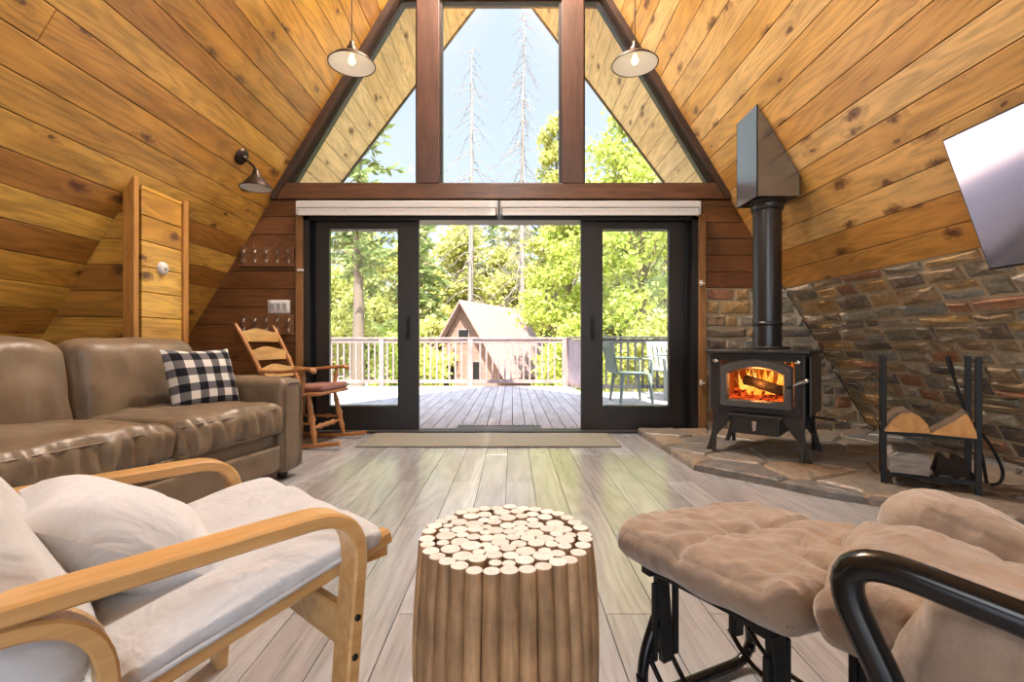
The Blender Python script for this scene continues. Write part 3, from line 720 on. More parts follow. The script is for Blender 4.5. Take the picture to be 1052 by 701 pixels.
# checked pillow leaning in the far corner of the sofa
def pfn(sd, a_=.012):
    def fn(p, a, b, side):
        o = p.copy(); o.y += noise.noise((p.x*8+sd, p.z*8, sd+side))*a_*(1-max(abs(a), abs(b))**3); return o
    return fn
rz = radians(78)
mb = MB(); mb.pillow(.41, .37, .15, 22, None, pfn(3), k=.5)
o = mb.build('checked_pillow', M['gingham'], loc=(-1.775, 2.765, .635), rot=(radians(-17), 0, radians(70)))
tag(o, 'black and white buffalo check pillow leaning on the leather sofa', 'pillow')

# --- bentwood armchair: local x = forward, y = its left
AC = thing('bentwood_armchair', 'blond bentwood armchair with off-white cushion facing the doors', 'armchair', (-.519, 1.112, 0), radians(49.5))
for s, side in ((-1, 'near'), (1, 'far')):
    y = .295*s; mb = MB()
    path = fillet([(-.045, y, 0), (.0, y, .535), (-.80, y, .530)], .105, 10)
    mb.ribbon(path, (0, 1, 0), .058, .026); f = mb.build('arm_frame', M['birch'], AC)
    for z in (.34, .27):
        mb = MB(); mb.lathe([(0, 0), (.006, 0), (.006, .003), (0, .003)], (-.022+(z-.3)*.08, y-.029, z), RX(pi/2), 10); mb.build('bolt', M['black'], f)
    mb = MB(); mb.ribbon(fillet([(-.355, y*.96, 0), (-.375, y*.96, .503), (-.76, y*.96, .503)], .10, 10), (0, 1, 0), .055, .024); mb.build('rear_leg', M['birch'], AC)
    mb = MB(); y2 = .245*s
    mb.ribbon(fillet([(.10, y2, .437), (-.44, y2, .318), (-.84, y2, 1.02)], .14, 12), (0, 1, 0), .034, .030); mb.build('seat_rail', M['birch'], AC)
for x, z in ((.075, .405), (-.40, .300)):
    mb = MB(); mb.box((x, 0, z), (.05, .50, .022)); mb.build('cross_rail', M['birch'], AC, bevel=.003)
mb = MB(); mb.ribbon([(-.02, -.27, .31), (-.02, .27, .31)], (0, 0, 1), .075, .022); mb.build('front_stretcher', M['birch'], AC)
for i in range(5):
    mb = MB(); t = .18+i*.18; mb.box((-.515-.32*t, 0, .40+.56*t), (.012, .47, .05), RY(radians(-30))); mb.build('back_slat', M['birch'], AC, bevel=.002)
def seatfn(sd):
    def fn(p, q, n):
        o = p.copy(); top = max(0, q.z)
        o.z += top*(-.009*abs(cos(p.y*pi/.13))**5)+noise.noise((p.x*5, p.y*9, sd))*.009*top
        o.z += -.035*max(0, q.x-.55)**1.2*(1 if q.z > -2 else 0)
        o.y += noise.noise((p.x*9, p.z*9, sd))*.008*abs(q.y)
        return o
    return fn
mb = MB(); mb.cushion((.60, .56, .062), .030, (.010, 0), (26, 26, 6), T(-.215, .010, .400) @ RY(radians(-13)), seatfn(2))
sc = mb.build('seat_cushion', M['canvas'], AC)
mb = MB(); A = T(-.215, .010, .400) @ RY(radians(-13))
for s in (-1, 1): mb.tube([A @ V((x, s*.281, -.012)) for x in (-.27, 0, .25)], .005, 6)
mb.build('seam_piping', M['canvas'], sc)
def backfn(sd):
    def fn(p, q, n):
        o = p.copy(); o.x += -.006*abs(cos(p.y*pi/.13))**6*max(0, q.z)+noise.noise((p.x*6, p.y*6, sd))*.014
        o.z += noise.noise((p.x*6, p.y*6, sd+5))*.010*q.z
        return o
    return fn
mb = MB(); mb.cushion((.74, .56, .12), .055, (.02, 0), (24, 22, 7), T(-.585, 0, .695) @ RY(radians(60)), backfn(6)); mb.build('back_cushion', M['canvas'], AC)
# throw pillow on the armchair
mb = MB(); mb.pillow(.32, .32, .17, 22, None, pfn(9, .02), k=.50)
o = mb.build('throw_pillow', M['canvas2'])
o.matrix_world = T(-.728, .895, .490) @ RZ(radians(49.5+90)) @ RX(radians(-58)) @ RY(radians(6))
tag(o, 'pale white throw pillow lying on the seat of the bentwood armchair', 'pillow')

# --- stick table
ST = thing('stick_table', 'round side table made of a bundle of peeled sticks with pale cut tops', 'side table', (-.012, 1.0, 0))
rr = random.Random(12); R = .178; sticks = []
n = 33
for i in range(n):
    a = 2*pi*i/n; r = .0160+rr.uniform(-.0010, .0008); sticks.append([(R-r)*cos(a), (R-r)*sin(a), r])
RI = R-.0325; m_ = 66; rad = [rr.choice((.0115, .0135, .0155, .0175, .0190))*rr.uniform(.93, 1.07) for _ in range(m_)]
f_ = sqrt(.86*RI*RI/sum(r*r for r in rad)); ins = []
for r in rad:
    a, d = rr.uniform(0, 2*pi), sqrt(rr.random())*(RI-r); ins.append([d*cos(a), d*sin(a), r*f_])
for it in range(900):   # push the sticks apart inside the ring
    for i, p in enumerate(ins):
        for j in range(i):
            q = ins[j]; dx, dy = p[0]-q[0], p[1]-q[1]; l = sqrt(dx*dx+dy*dy)+1e-9; o = (p[2]+q[2])-l
            if o > 0:
                k = o/l*.5; p[0] += dx*k; p[1] += dy*k; q[0] -= dx*k; q[1] -= dy*k
        l = sqrt(p[0]**2+p[1]**2); o = l+p[2]-RI
        if o > 0: p[0] -= p[0]/l*o; p[1] -= p[1]/l*o
sticks += ins
def stick_mesh(x, y, r, outer):
    mb = MB(); rnd = (rr.random(), rr.random(), rr.random()); seg = 14; H = .45+rr.uniform(-.003, .003); dd = sqrt(x*x+y*y); sd = rr.random()*90
    zs = [0, .05, .12, .19, .26, .33, .39, H-.006, H-.001, H]; sq = [1.0+.15*rr.random(), 1.0]
    vs = []
    for z in zs:
        bul = 1+.075*sin(pi*min(1, z/H)) if outer else 1
        w = .0022*noise.noise((z*7, sd, 0)), .0022*noise.noise((z*7, sd, 9))
        rz_ = r*(1.06 if outer and z < H-.01 else 1)*(1+.05*noise.noise((z*11, sd, 4)))*(.93 if z == H else 1)
        for k in range(seg):
            a = 2*pi*k/seg; rk = rz_*(1+.05*noise.noise((cos(a)*2, sin(a)*2, sd)))
            vs.append((x*bul+w[0]+rk*cos(a), y*bul+w[1]+rk*sin(a), z))
    fs = [(i*seg+k, i*seg+(k+1) % seg, (i+1)*seg+(k+1) % seg, (i+1)*seg+k) for i in range(len(zs)-2) for k in range(seg)]
    mb.add(vs, fs, 0, rnd, True)
    t0 = (len(zs)-2)*seg
    mb.add(vs[t0:], [(k, (k+1) % seg, seg+(k+1) % seg, seg+k) for k in range(seg)], 1, rnd, False, uvs=[(cos(2*pi*k/seg), sin(2*pi*k/seg)) for k in range(seg)]*2)
    top = vs[-seg:]; cx, cy = sum(p[0] for p in top)/seg, sum(p[1] for p in top)/seg
    mb.add(top+[(cx, cy, H)], [(k, (k+1) % seg, seg) for k in range(seg)], 1, rnd, False, uvs=[(cos(2*pi*k/seg), sin(2*pi*k/seg)) for k in range(seg)]+[(0, 0)])
    return mb
for i, (x, y, r) in enumerate(sticks): stick_mesh(x, y, r, i < n).build('stick', [M['stick'], M['cut']], ST)
mb = MB(); mb.lathe([(0, .01), (R-.02, .01), (R-.012, .22), (R-.02, .425), (0, .425)], seg=36); mb.build('core', M['bark'], ST)

# --- glider ottoman
GO = thing('glider_ottoman', 'tufted beige suede ottoman on a black gliding base', 'ottoman', (.530, 1.050, 0), radians(25))
def tuft(p, q, n):
    o = p.copy(); t = max(0, q.z)
    sx = .06; g = 0
    for a in (-.33, .33): g += .024*.6*math.exp(-((q.x-a*(.6+.4*abs(q.y)))**2)/.0016)*(.35+.65*abs(q.y))
    g += .013*math.exp(-((q.y+.05*q.x)**2)/.0016)
    for a in (-.33, .33): g += .020*math.exp(-((q.x-a*.6)**2+(q.y)**2)/.02)
    o.z += t*(-g+noise.noise((p.x*17, p.y*17, 3))*.010+noise.noise((p.x*44+p.y*12, p.y*22, 8))*.007)
    o.x *= 1+.05*(1-q.y**2)-.02; o.y *= 1+.05*(1-q.x**2)-.02
    o.z += noise.noise((p.x*12, p.y*12, 1))*.006
    return o
mb = MB(); mb.cushion((.43, .475, .078), .038, (.022, .008), (76, 84, 8), T(0, 0, .390) @ RX(radians(-4.4)), tuft); oc = mb.build('cushion', M['suede'], GO)
mb = MB()
pts = [(x*.205*(1+.05*(1-(y)**2)-.02), y*.226*(1+.05*(1-x**2)-.02), .374-y*.018) for x, y in [(-1+2*i/8, -1) for i in range(8)]+[(1, -1+2*i/8) for i in range(8)]+[(1-2*i/8, 1) for i in range(8)]+[(-1, 1-2*i/8) for i in range(8)]]
mb.tube(fillet(pts+[pts[0]], .02, 3), .005, 6); mb.build('seam_piping', M['suede'], oc)
mb = MB()
for y in (-.145, .145): mb.box((0, y, .334-y*.07), (.36, .03, .02))
for x in (-.15, .15): mb.box((x, 0, .334), (.03, .31, .02), RX(radians(-4.2)))
mb.build('top_frame', M['black'], GO, bevel=.003)
for s in (-1, 1):
    y = .155*s; mb = MB()
    mb.tube(fillet([(-.14, y, .20), (-.185, y, .10), (-.175, y, .018), (.175, y, .018), (.185, y, .10), (.14, y, .20)], .06, 6), .013, 10); mb.build('floor_runner', M['blackgloss'], GO)
    for x in (-.125, .125):
        mb = MB(); mb.box((x, y*.94, .215), (.034, .018, .23), RY(radians(5 if x > 0 else -5))); mb.box((x+.03, y*.9, .21), (.014, .012, .19)); mb.box((x-.028, y*.93, .20), (.012, .012, .18)); mb.build('swing_arm', M['black'], GO, bevel=.003)
        mb = MB(); mb.lathe([(0, 0), (.011, 0), (.011, .014), (0, .014)], (x, y+.006, .125), RX(pi/2), 10); mb.build('pivot_bolt', M['black'], GO)
for k, x in enumerate((-.16, -.10, .10, .16)):
    mb = MB(); mb.tube(fillet([(x, .155, .115), (x, .09, .055), (x, -.09, .055), (x, -.155, .115)], .05, 5), .006, 8); mb.build('cross_rod', M['blackgloss'], GO)

# --- glider chair (front-left arm loop and cushions in view, back out of frame)
u = V((-.76, .65, 0)); GCF = V((.62, .80, 0))
GC = thing('glider_chair', 'beige suede glider chair with black tubular arms beside the ottoman', 'chair', tuple(GCF), math.atan2(.65, -.76))   # local x = forward, y = its left
tl = radians(18)
for s in (1, -1):   # +1 is the near arm with the bare loop
    y = .262*s; mb = MB()
    xo = 0.0 if s > 0 else .09
    path = fillet([(-.06, y, .10), (-.045, y, .36), (.055-2*xo, y, .585-xo), (-.30, y, .515-xo), (-.62, y, .44-xo), (-.60, y, .10)], [.09, .10, .2, .12], 10)
    mb.tube(path, .021, 14, squash=(1.0, .9)); mb.build('arm_loop', M['blackgloss'], GC)
    mb = MB(); mb.ribbon(fillet([(.10, y, .018), (-.62, y, .018)], .02), (0, 1, 0), .04, .03); mb.build('floor_runner', M['black'], GC)
    mb = MB(); mb.box((-.02, y, .07), (.03, .03, .10)); mb.box((-.60, y, .07), (.03, .03, .10)); mb.build('post', M['black'], GC)
def softfn(sd, a_=.012):
    def fn(p, q, n):
        o = p.copy(); w = noise.noise((p.x*9+sd, p.y*9, p.z*9))*a_*1.2+noise.noise((p.x*24+p.y*16+sd, p.y*14-p.x*8, p.z*10))*a_*.75+noise.noise((p.x*46+sd, p.y*30+p.z*22, p.z*16))*a_*.35
        return o+n*w
    return fn
mb = MB(); mb.cushion((.56, .42, .10), .048, (.03, 0), (46, 36, 10), T(-.20, -.01, .405) @ RY(radians(-9)), softfn(5, .012)); mb.build('seat_cushion', M['suede'], GC)
mb = MB(); mb.cushion((.50, .155, .17), .075, (.012, 0), (44, 16, 14), T(-.215, -.245, .402) @ RY(radians(-22)), softfn(9, .010)); p = mb.build('arm_pad', M['suedecap'], GC); p['label'] = 'pale plump pad on the far arm'
mb = MB(); mb.cushion((.46, .10, .28), .048, (0, 0), (38, 10, 24), T(-.245, .205, .375) @ RY(radians(-15)), softfn(14, .012)); mb.build('arm_pad', M['suede'], GC)
mb = MB(); mb.cushion((.17, .50, .72), .075, (0, 0), (9, 18, 20), T(-.55, 0, .74) @ RY(radians(-24)), softfn(22, .014)); mb.build('back_cushion', M['suede'], GC)
mb = MB(); mb.box((-.25, 0, .285), (.5, .48, .03), RY(radians(-9))); mb.build('seat_frame', M['black'], GC)
for x in (-.02, -.60):
    mb = MB(); mb.tube([(x, -.262, .06), (x, .262, .06)], .011); mb.build('cross_rod', M['black'], GC)

# --- rocking chair: local x = forward
RC = thing('rocking_chair', 'honey oak ladder-back rocking chair by the glass doors', 'rocking chair', (-1.745, 4.10, 0), radians(-8))
def turned(p0, p1, r, parent, name='leg', beads=((.2, 1.35), (.5, 1.5), (.8, 1.3))):
    P0, P1 = V(p0), V(p1); n = 22; pts = []; rad = []
    for i in range(n+1):
        t = i/n; k = 1.0
        for c, h in beads: k += (h-1)*math.exp(-((t-c)/.055)**2)
        k *= .72+.35*sin(pi*t)
        pts.append(P0.lerp(P1, t)); rad.append(r*k)
    mb = MB(); mb.tube(pts, rad, 10); return mb.build(name, M['oak'], parent)
mb = MB(); mb.cushion((.47, .50, .035), .014, (.004, 0), (10, 10, 3), T(.02, 0, .425) @ RY(radians(-4))); mb.build('seat', M['oak'], RC)
zr = lambda x: .022+.17*(x+.02)**2
for s in (-1, 1):
    y = .235*s
    mb = MB(); mb.ribbon([(x, y, zr(x)) for x in [-.52+.94*i/16 for i in range(17)]], (0, 1, 0), .028, .034); mb.build('rocker', M['oak'], RC)
    turned((.21, y, zr(.21)+.015), (.14, y*.88, .415), .020, RC); turned((-.22, y, zr(-.22)+.015), (-.15, y*.88, .415), .020, RC)
    turned((.175, y*.93, .20), (-.185, y*.93, .20), .013, RC, 'side_stretcher', ((.3, 1.6), (.7, 1.6)))
    # back post with finial
    n = 20; pts = []; rad = []
    for i in range(n+1):
        t = i/n; pts.append(V((-.17-.28*t-.03*t*t, y*(.92+.12*t), .42+.585*t))); rad.append(.018*(1+.3*math.exp(-((t-.22)/.05)**2)+.25*math.exp(-((t-.5)/.05)**2))*(1 if t < .93 else .75))
    mb = MB(); mb.tube(pts, rad, 10); mb.build('back_post', M['oak'], RC)
    # arm, its support and scroll
    mb = MB(); pts = spline([(-.27, y*1.0, .625), (-.10, y*1.05, .615), (.10, y*1.15, .632), (.20, y*1.18, .638), (.235, y*1.18, .612)], 6)
    mb.tube(pts, [.020]*(len(pts)-8)+[.024, .027, .028, .028, .027, .025, .022, .016], 10, squash=(1.25, .75)); mb.build('arm_rest', M['oak'], RC)
    turned((.11, y*1.02, .43), (.13, y*1.14, .625), .016, RC, 'arm_spindle', ((.3, 1.5), (.7, 1.4)))
turned((.18, -.21, .165), (.18, .21, .165), .016, RC, 'front_stretcher', ((.25, 1.7), (.5, 1.4), (.75, 1.7)))
turned((-.19, -.21, .18), (-.19, .21, .18), .014, RC, 'rear_stretcher', ((.5, 1.4),))
for k, z in enumerate((.575, .725, .880)):
    mb = MB(); t = (z-.42)/.585; xb = -.17-.28*t-.03*t*t; P = []
    for i in range(13):
        a = -1+2*i/12; y = a*.225
        P.append((xb-.030*(1-a*a), y, z, .085+.030*cos(a*pi)*.5+.015))
    vs = []; 
    for x, y, z_, h in P:
        for dx, dz in ((0, 0), (-.012, 0), (-.012-.35*h*.5, h), (-.35*h*.5, h)): vs.append((x+dx, y, z_-.02+dz))
    fs = [(0, 1, 2, 3), tuple(48+q for q in (3, 2, 1, 0))]
    for i in range(12):
        for q in range(4): fs.append((i*4+q, i*4+4+q, i*4+4+(q+1) % 4, i*4+(q+1) % 4))
    mb.add(vs, fs); mb.build('back_slat', M['oakslat'], RC, bevel=.003)
def padfn(p, q, n): return p+V((0, 0, noise.noise((p.x*9, p.y*9, 2))*.006))
mb = MB(); mb.cushion((.46, .46, .05), .022, (.012, 0), (16, 16, 5), None, padfn)
o = mb.build('chair_pad', M['redpad']); o.matrix_world = T(-1.745, 4.10, 0) @ RZ(radians(-8)) @ T(.03, 0, .466) @ RY(radians(-4))
tag(o, 'thin maroon pad on the seat of the rocking chair', 'seat pad')

# --- wood stove: front faces local -y
SV = thing('wood_stove', 'black cast iron wood stove with burning fire behind its arched door glass', 'stove', (1.86, 3.555, .055), radians(-40))
w, d, z0, z1 = .60, .50, .29, .715
mb = MB()   # hollow firebox: sides, back, bottom, top, front around the door opening
mb.box((-w/2+.015, 0, (z0+z1)/2), (.03, d, z1-z0)); mb.box((w/2-.015, 0, (z0+z1)/2), (.03, d, z1-z0)); mb.box((0, d/2-.015, (z0+z1)/2), (w-.06, .03, z1-z0))
mb.box((0, 0, z0+.02), (w-.06, d-.03, .04)); mb.box((0, 0, z1-.015), (w-.06, d-.03, .03))
for c, s in (((-.26, -d/2+.015, .5), (.05, .03, .42)), ((.26, -d/2+.015, .5), (.05, .03, .42)), ((0, -d/2+.015, .33), (.5, .03, .06)), ((0, -d/2+.015, .69), (.5, .03, .05))): mb.box(c, s)
mb.build('firebox', M['iron'], SV, bevel=.004)
mb = MB()
for a in (-w/2+.04, w/2-.04): mb.box((a, 0, .47), (.004, d-.08, .32))
mb.box((0, d/2-.045, .47), (w-.09, .004, .32)); mb.box((0, 0, z0+.045), (w-.08, d-.08, .008)); mb.build('firebrick', M['firebrick'], SV)
for s in (-1, 1):
    mb = MB(); mb.box((s*(w/2+.022), .02, .50), (.012, d-.06, .40)); mb.box((s*(w/2+.008), .02, .5), (.03, .05, .3)); o = mb.build('side_shield', M['irongrey'], SV, bevel=.003)
mb = MB(); mb.cushion((w+.07, d+.09, .032), .012, (0, 0), (4, 4, 2), T(0, 0, z1+.016)); mb.box((0, -.01, z1-.006), (w+.03, d+.03, .014)); mb.build('top_plate', M['iron'], SV, bevel=.003)
for sx in (-1, 1):
    for sy in (-1, 1):
        mb = MB(); x, y = sx*(w/2-.02), sy*(d/2-.02)
        prof = [(0, z0+.07), (-.13, z0+.07), (-.115, z0-.02), (-.075, z0-.09), (-.015, .12), (.028, .0), (.062, .0), (.045, .04), (.020, .14), (.006, z0-.04)]
        mb.prism([(x+sx*a, y+sy*.012, z) for a, z in prof], (0, -sy*.026, 0)); mb.prism([(x+sx*.012, y+sy*a*.55, z) for a, z in prof], (-sx*.026, 0, 0))
        mb.build('leg', M['iron'], SV, bevel=.003)
def arch(hw, zb, zt, rise, n=10, y=0.0):
    return [(-hw, y, zb), (hw, y, zb)]+[(hw-2*hw*i/n, y, zt+rise*(1-(1-2*i/n)**2)) for i in range(n+1)]
yf = -d/2-.002; out = arch(.235, .335, .630, .055, 10, yf); inn = arch(.172, .395, .575, .040, 10, yf)
mb = MB(); n = len(out)
for i in range(n):
    k = (i+1) % n; A, B, Cc, Dd = V(out[i]), V(out[k]), V(inn[k]), V(inn[i]); e = V((0, -.030, 0)); e2 = V((0, -.018, 0))
    a2, b2 = A.lerp(Dd, .18)+e, B.lerp(Cc, .18)+e; c2, d2 = Cc.lerp(B, .18)+e, Dd.lerp(A, .18)+e
    mb.add([A, B, Cc, Dd, a2, b2, c2, d2], [(0, 1, 5, 4), (4, 5, 6, 7), (7, 6, 2, 3), (0, 3, 2, 1)])
DR = mb.build('door', M['irongrey'], SV)
mb = MB(); mb.prism([p for p in arch(.176, .391, .577, .041, 10, yf-.006)], (0, -.005, 0)); mb.build('door_glass', M['stoveglass'], DR)
mb = MB(); mb.lathe([(0, 0), (.012, 0), (.012, .035), (0, .035)], (.215, yf-.028, .50), RX(pi/2), 10)
pts = [(.215, yf-.06, .50), (.25, yf-.075, .515), (.285, yf-.085, .535)]
mb.tube(pts, [.006, .006, .006], 8); hh = mb.build('door_handle', M['black'], DR)
mb = MB(); mb.tube(spline([(.245, yf-.072, .512), (.29, yf-.086, .537), (.325, yf-.095, .550), (.335, yf-.097, .553)], 3), [.007, .008, .010, .012, .013, .014, .014, .012, .010, .006], 10)
g = mb.build('coil_grip', M['chrome'], hh); g['label'] = 'bright coiled metal grip'
for x in (-.262, .262):
    mb = MB(); mb.lathe([(0, 0), (.017, 0), (.017, .016), (.009, .022), (0, .022)], (x, -d/2, .665), RX(pi/2), 12); o = mb.build('top_bolt', M['chrome'], SV); o['label'] = 'chrome round-headed bolt'
mb = MB(); mb.box((0, -d/2+.16, .225), (.30, .36, .14)); mb.box((0, -d/2-.02, .285), (.34, .05, .02)); A = mb.build('ash_drawer', M['iron'], SV, bevel=.004)
mb = MB(); mb.prism([(-.012, -d/2-.022, .25), (.016, -d/2-.022, .25), (.012, -d/2-.022, .19), (-.008, -d/2-.022, .18)], (0, -.02, 0)); o = mb.build('drawer_pull', M['chrome'], A); o['label'] = 'small bright metal pull'
mb = MB(); mb.tube([(w/2-.05, -.02, .285), (w/2+.15, -.10, .283)], .007, 8); q = mb.build('air_lever', M['black'], SV)
mb = MB(); mb.tube([(w/2+.14, -.096, .283), (w/2+.22, -.128, .282)], [.010, .010], 10); o = mb.build('coil_grip', M['chrome'], q); o['label'] = 'bright coiled grip'
mb = MB(); mb.lathe([(.118, z1+.03), (.125, z1+.03), (.125, z1+.05), (.112, z1+.052)], (.02, .165, 0), seg=28); mb.build('flue_collar', M['iron'], SV)
# fire: logs are things, flames a part of the stove
def log_mesh(r, l, sd, sides=10):
    mb = MB(); pts = [(0, -l/2+l*i/8, .004*noise.noise((i*.6, sd, 0))) for i in range(9)]
    mb.tube(pts, [r*(1+.18*noise.noise((i*.7, sd, 3))) for i in range(9)], sides); return mb
SVM = T(1.86, 3.555, .055) @ RZ(radians(-40))
for k, (x, y, z, rz_, ry_, r, l, mt, lab) in enumerate(((.035, -.10, .485, 68, 12, .036, .33, 'char', 'charred log lying slantwise on top in the stove fire'), (-.04, .02, .40, 100, 3, .042, .34, 'ember', 'glowing red log at the back of the stove fire'), (.06, -.10, .388, 80, -3, .038, .30, 'ember', 'glowing ember log lying lowest in the stove fire'))):
    o = log_mesh(r, l, k*3.3).build('burning_log', [M[mt]]); o.matrix_world = SVM @ T(x, y, z) @ RZ(radians(rz_)) @ RX(radians(ry_)); tag(o, lab, 'log', 'logs burning in the stove')
mb = MB(); rr = random.Random(8)
for i in range(34):
    x = -.18+.36*i/33+rr.uniform(-.015, .015); y = rr.uniform(-.03, .14); h = rr.uniform(.14, .30)*(1.15-1.0*abs(x)); r = rr.uniform(.026, .050); zb = rr.uniform(.36, .40)
    sway = rr.uniform(-.06, .06); pts = []; rad = []
    for j in range(9):
        t = j/8; pts.append((x+sway*t*t+.018*sin(t*5+i), y+.012*sin(t*4+2*i), zb+h*t)); rad.append(max(.0015, r*(sin(pi*min(1, t*1.1+.18))**.8)*(1-t)**.55))
    mb.tube(pts, rad, 8, squash=(1, .6))
o = mb.build('flames', M['flame'], SV); o['label'] = 'orange and yellow flames'; o['kind'] = 'stuff'
mb = MB(); mb.cushion((w-.12, d-.14, .05), .02, (.02, 0), (26, 20, 3), T(0, 0, .362), lambda p, q, n: p+V((0, 0, .025*noise.noise((p.x*24, p.y*24, 1)))))
o = mb.build('ember_bed', M['ember'], SV); o['kind'] = 'stuff'
# stove pipe and ceiling box
PX, PY = 1.96, 3.70
SP = thing('stove_pipe', 'straight black stove pipe rising from the wood stove to the ceiling box', 'stove pipe', (PX, PY, .80))
mb = MB(); mb.lathe([(.100, .0), (.100, 1.16), (.100, 1.2)], seg=36); mb.lathe([(.103, .06), (.103, .10)], seg=36); mb.build('pipe', M['pipe'], SP)
for z, h, r in ((.18, .03, .104), (1.06, .075, .112)):
    mb = MB(); mb.lathe([(.1, z), (r, z), (r+.002, z+h*.5), (r, z+h), (.1, z+h)], seg=36); mb.build('joint_band', M['pipe'], SP)
CB = thing('flue_box', 'black sheet metal box where the stove pipe meets the sloping ceiling', 'ceiling box', (PX, PY, 1.93))
bx = .16; mb = MB(); zr_ = lambda x: (XR-x)*K-.02
for y in (PY-bx, PY+bx-.006):
    mb.prism([(PX-bx, y, 1.93), (PX+bx, y, 1.93), (PX+bx, y, zr_(PX+bx)), (PX-bx, y, zr_(PX-bx))], (0, .006, 0))
mb.box((PX-bx+.003, PY, (1.93+zr_(PX-bx))/2), (.006, 2*bx, zr_(PX-bx)-1.93)); mb.box((PX+bx-.003, PY, (1.93+zr_(PX+bx))/2), (.006, 2*bx, zr_(PX+bx)-1.93))
mb.v = [p-V((PX, PY, 1.93)) for p in mb.v]; mb.build('shell', M['sheetmetal'], CB)
mb = MB(); mb.box((0, 0, .006), (2*bx-.01, 2*bx-.01, .008)); mb.lathe([(.102, -.02), (.116, -.02), (.122, .004)], seg=30); mb.build('trim_collar', M['black'], CB)

# --- firewood rack: local x to the right, y back
FR = thing('firewood_rack', 'tall black square-tube firewood rack on the stone hearth', 'rack', (2.268, 2.6215, .055), radians(-36))
W, DD, H = .39, .30, .72
for sx in (-1, 1):
    for y in (0, DD):
        mb = MB(); mb.box((sx*W/2, y, H/2), (.028, .028, H)); mb.build('post', M['black'], FR, bevel=.003)
    mb = MB()
    for z in (.06, .29): mb.box((sx*W/2, DD/2, z), (.02, DD-.02, .022))
    mb.build('side_rail', M['black'], FR)
for z in (.06, .29):
    mb = MB()
    for y in ((.0, DD) if z < .1 else (.0, DD)): mb.box((0, y, z), (W-.02, .02, .024))
    for x in (-.12, -.04, .04, .12): mb.box((x, DD/2, z), (.012, DD, .012))
    mb.build('shelf_rails', M['black'], FR)
mb = MB(); mb.tube(spline([(-W/2, .0, .16), (-.10, -.01, .075), (0, -.015, .060), (.10, -.01, .075), (W/2, 0, .16)][1:4], 6), .008, 8); mb.build('curved_bar', M['black'], FR)
FRM = T(2.268, 2.6215, .055) @ RZ(radians(-36))
def split_log(prof, l, sd):
    """cross section prof (x, z) extruded along y with a rough surface; ends are the pale split face"""
    mb = MB(); n = len(prof); vs = []; S = 8
    for i in range(S+1):
        y = l*i/S
        for j, (x, z) in enumerate(prof):
            k = .006 if 0 < i < S else .003
            vs.append((x+k*noise.noise((y*9, j*1.3, sd)), y+.006*noise.noise((x*20, z*20, sd)), z+k*noise.noise((y*9, j*1.3, sd+7))))
    fs = [(i*n+j, i*n+(j+1) % n, (i+1)*n+(j+1) % n, (i+1)*n+j) for i in range(S) for j in range(n)]
    mb.add(vs, fs, 1); mb.add(vs[:n], [tuple(reversed(range(n)))], 0); mb.add(vs[-n:], [tuple(range(n))], 0); return mb
arcp = lambda r, a0, a1, n=9: [(r*cos(radians(a0+(a1-a0)*i/n)), r*sin(radians(a0+(a1-a0)*i/n))) for i in range(n+1)]
q1 = [(-.10, 0), (.115, -.004)]+[(.115-.03*i/8-.0*i, .10*sin(i/8*pi/2)+0) for i in range(1, 5)]+[(.02, .115), (-.02, .105), (-.06, .07), (-.085, .035)]
for nm, prof, pos, rz_, mts, lab in (
        ('split_log', [(-.10, -.005), (.098, .0), (.085, .045), (.055, .085), (.015, .108), (-.025, .10), (-.065, .062)], (-.092, -.05, .305), 4, ('logend', 'bark'), 'split log with rounded back on the left of the upper rack shelf'),
        ('split_log', [(-.095, .0), (.09, -.005), (.085, .03), (.06, .105), (.045, .122), (.0, .075), (-.05, .035)], (.095, -.05, .305), -5, ('logend', 'bark'), 'wedge-shaped split log on the right of the upper rack shelf'),
        ('split_log', [(-.085, .0), (.085, .0), (.09, .085), (.07, .115), (-.045, .112), (-.085, .08)], (-.085, -.04, .074), 3, ('greywood', 'greywood'), 'weathered grey split log on the lower rack shelf'),
        ('split_log', [(-.07, .0), (.07, .0), (.075, .05), (.03, .085), (-.05, .08)], (.095, .03, .074), -3, ('char', 'bark'), 'dark split log on the lower rack shelf beside the grey one')):
    o = split_log(prof, .30, pos[0]*50+pos[2]*9).build(nm, [M[mts[0]], M[mts[1]]], bevel=.003); o.matrix_world = FRM @ T(*pos) @ RZ(radians(rz_)); tag(o, lab, 'firewood', 'split logs on the firewood rack')
FP = thing('fire_poker', 'black fire poker with hooked end leaning behind the firewood rack', 'poker', tuple((FRM @ V((.235, .22, 0)))[:]))
mb = MB(); P = [V((-.10, .06, .62)), V((-.06, .03, .42)), V((0, 0, .20)), V((.03, -.005, .02))]; mb.tube(spline(P, 6), .008, 8); mb.build('shaft', M['black'], FP)
mb = MB(); mb.tube(spline([(.0, 0, .30), (.05, -.01, .22), (.10, -.02, .10), (.09, -.02, .03), (.05, -.01, .01)], 6), .008, 8); mb.build('hook', M['black'], FP)
mb = MB(); mb.tube(spline([P[0], P[0]+V((-.012, .006, .06)), P[0]+V((-.02, .01, .10))], 4), [.009, .011, .013, .013, .013, .012, .012, .011, .008], 8); mb.build('grip', M['black'], FP)

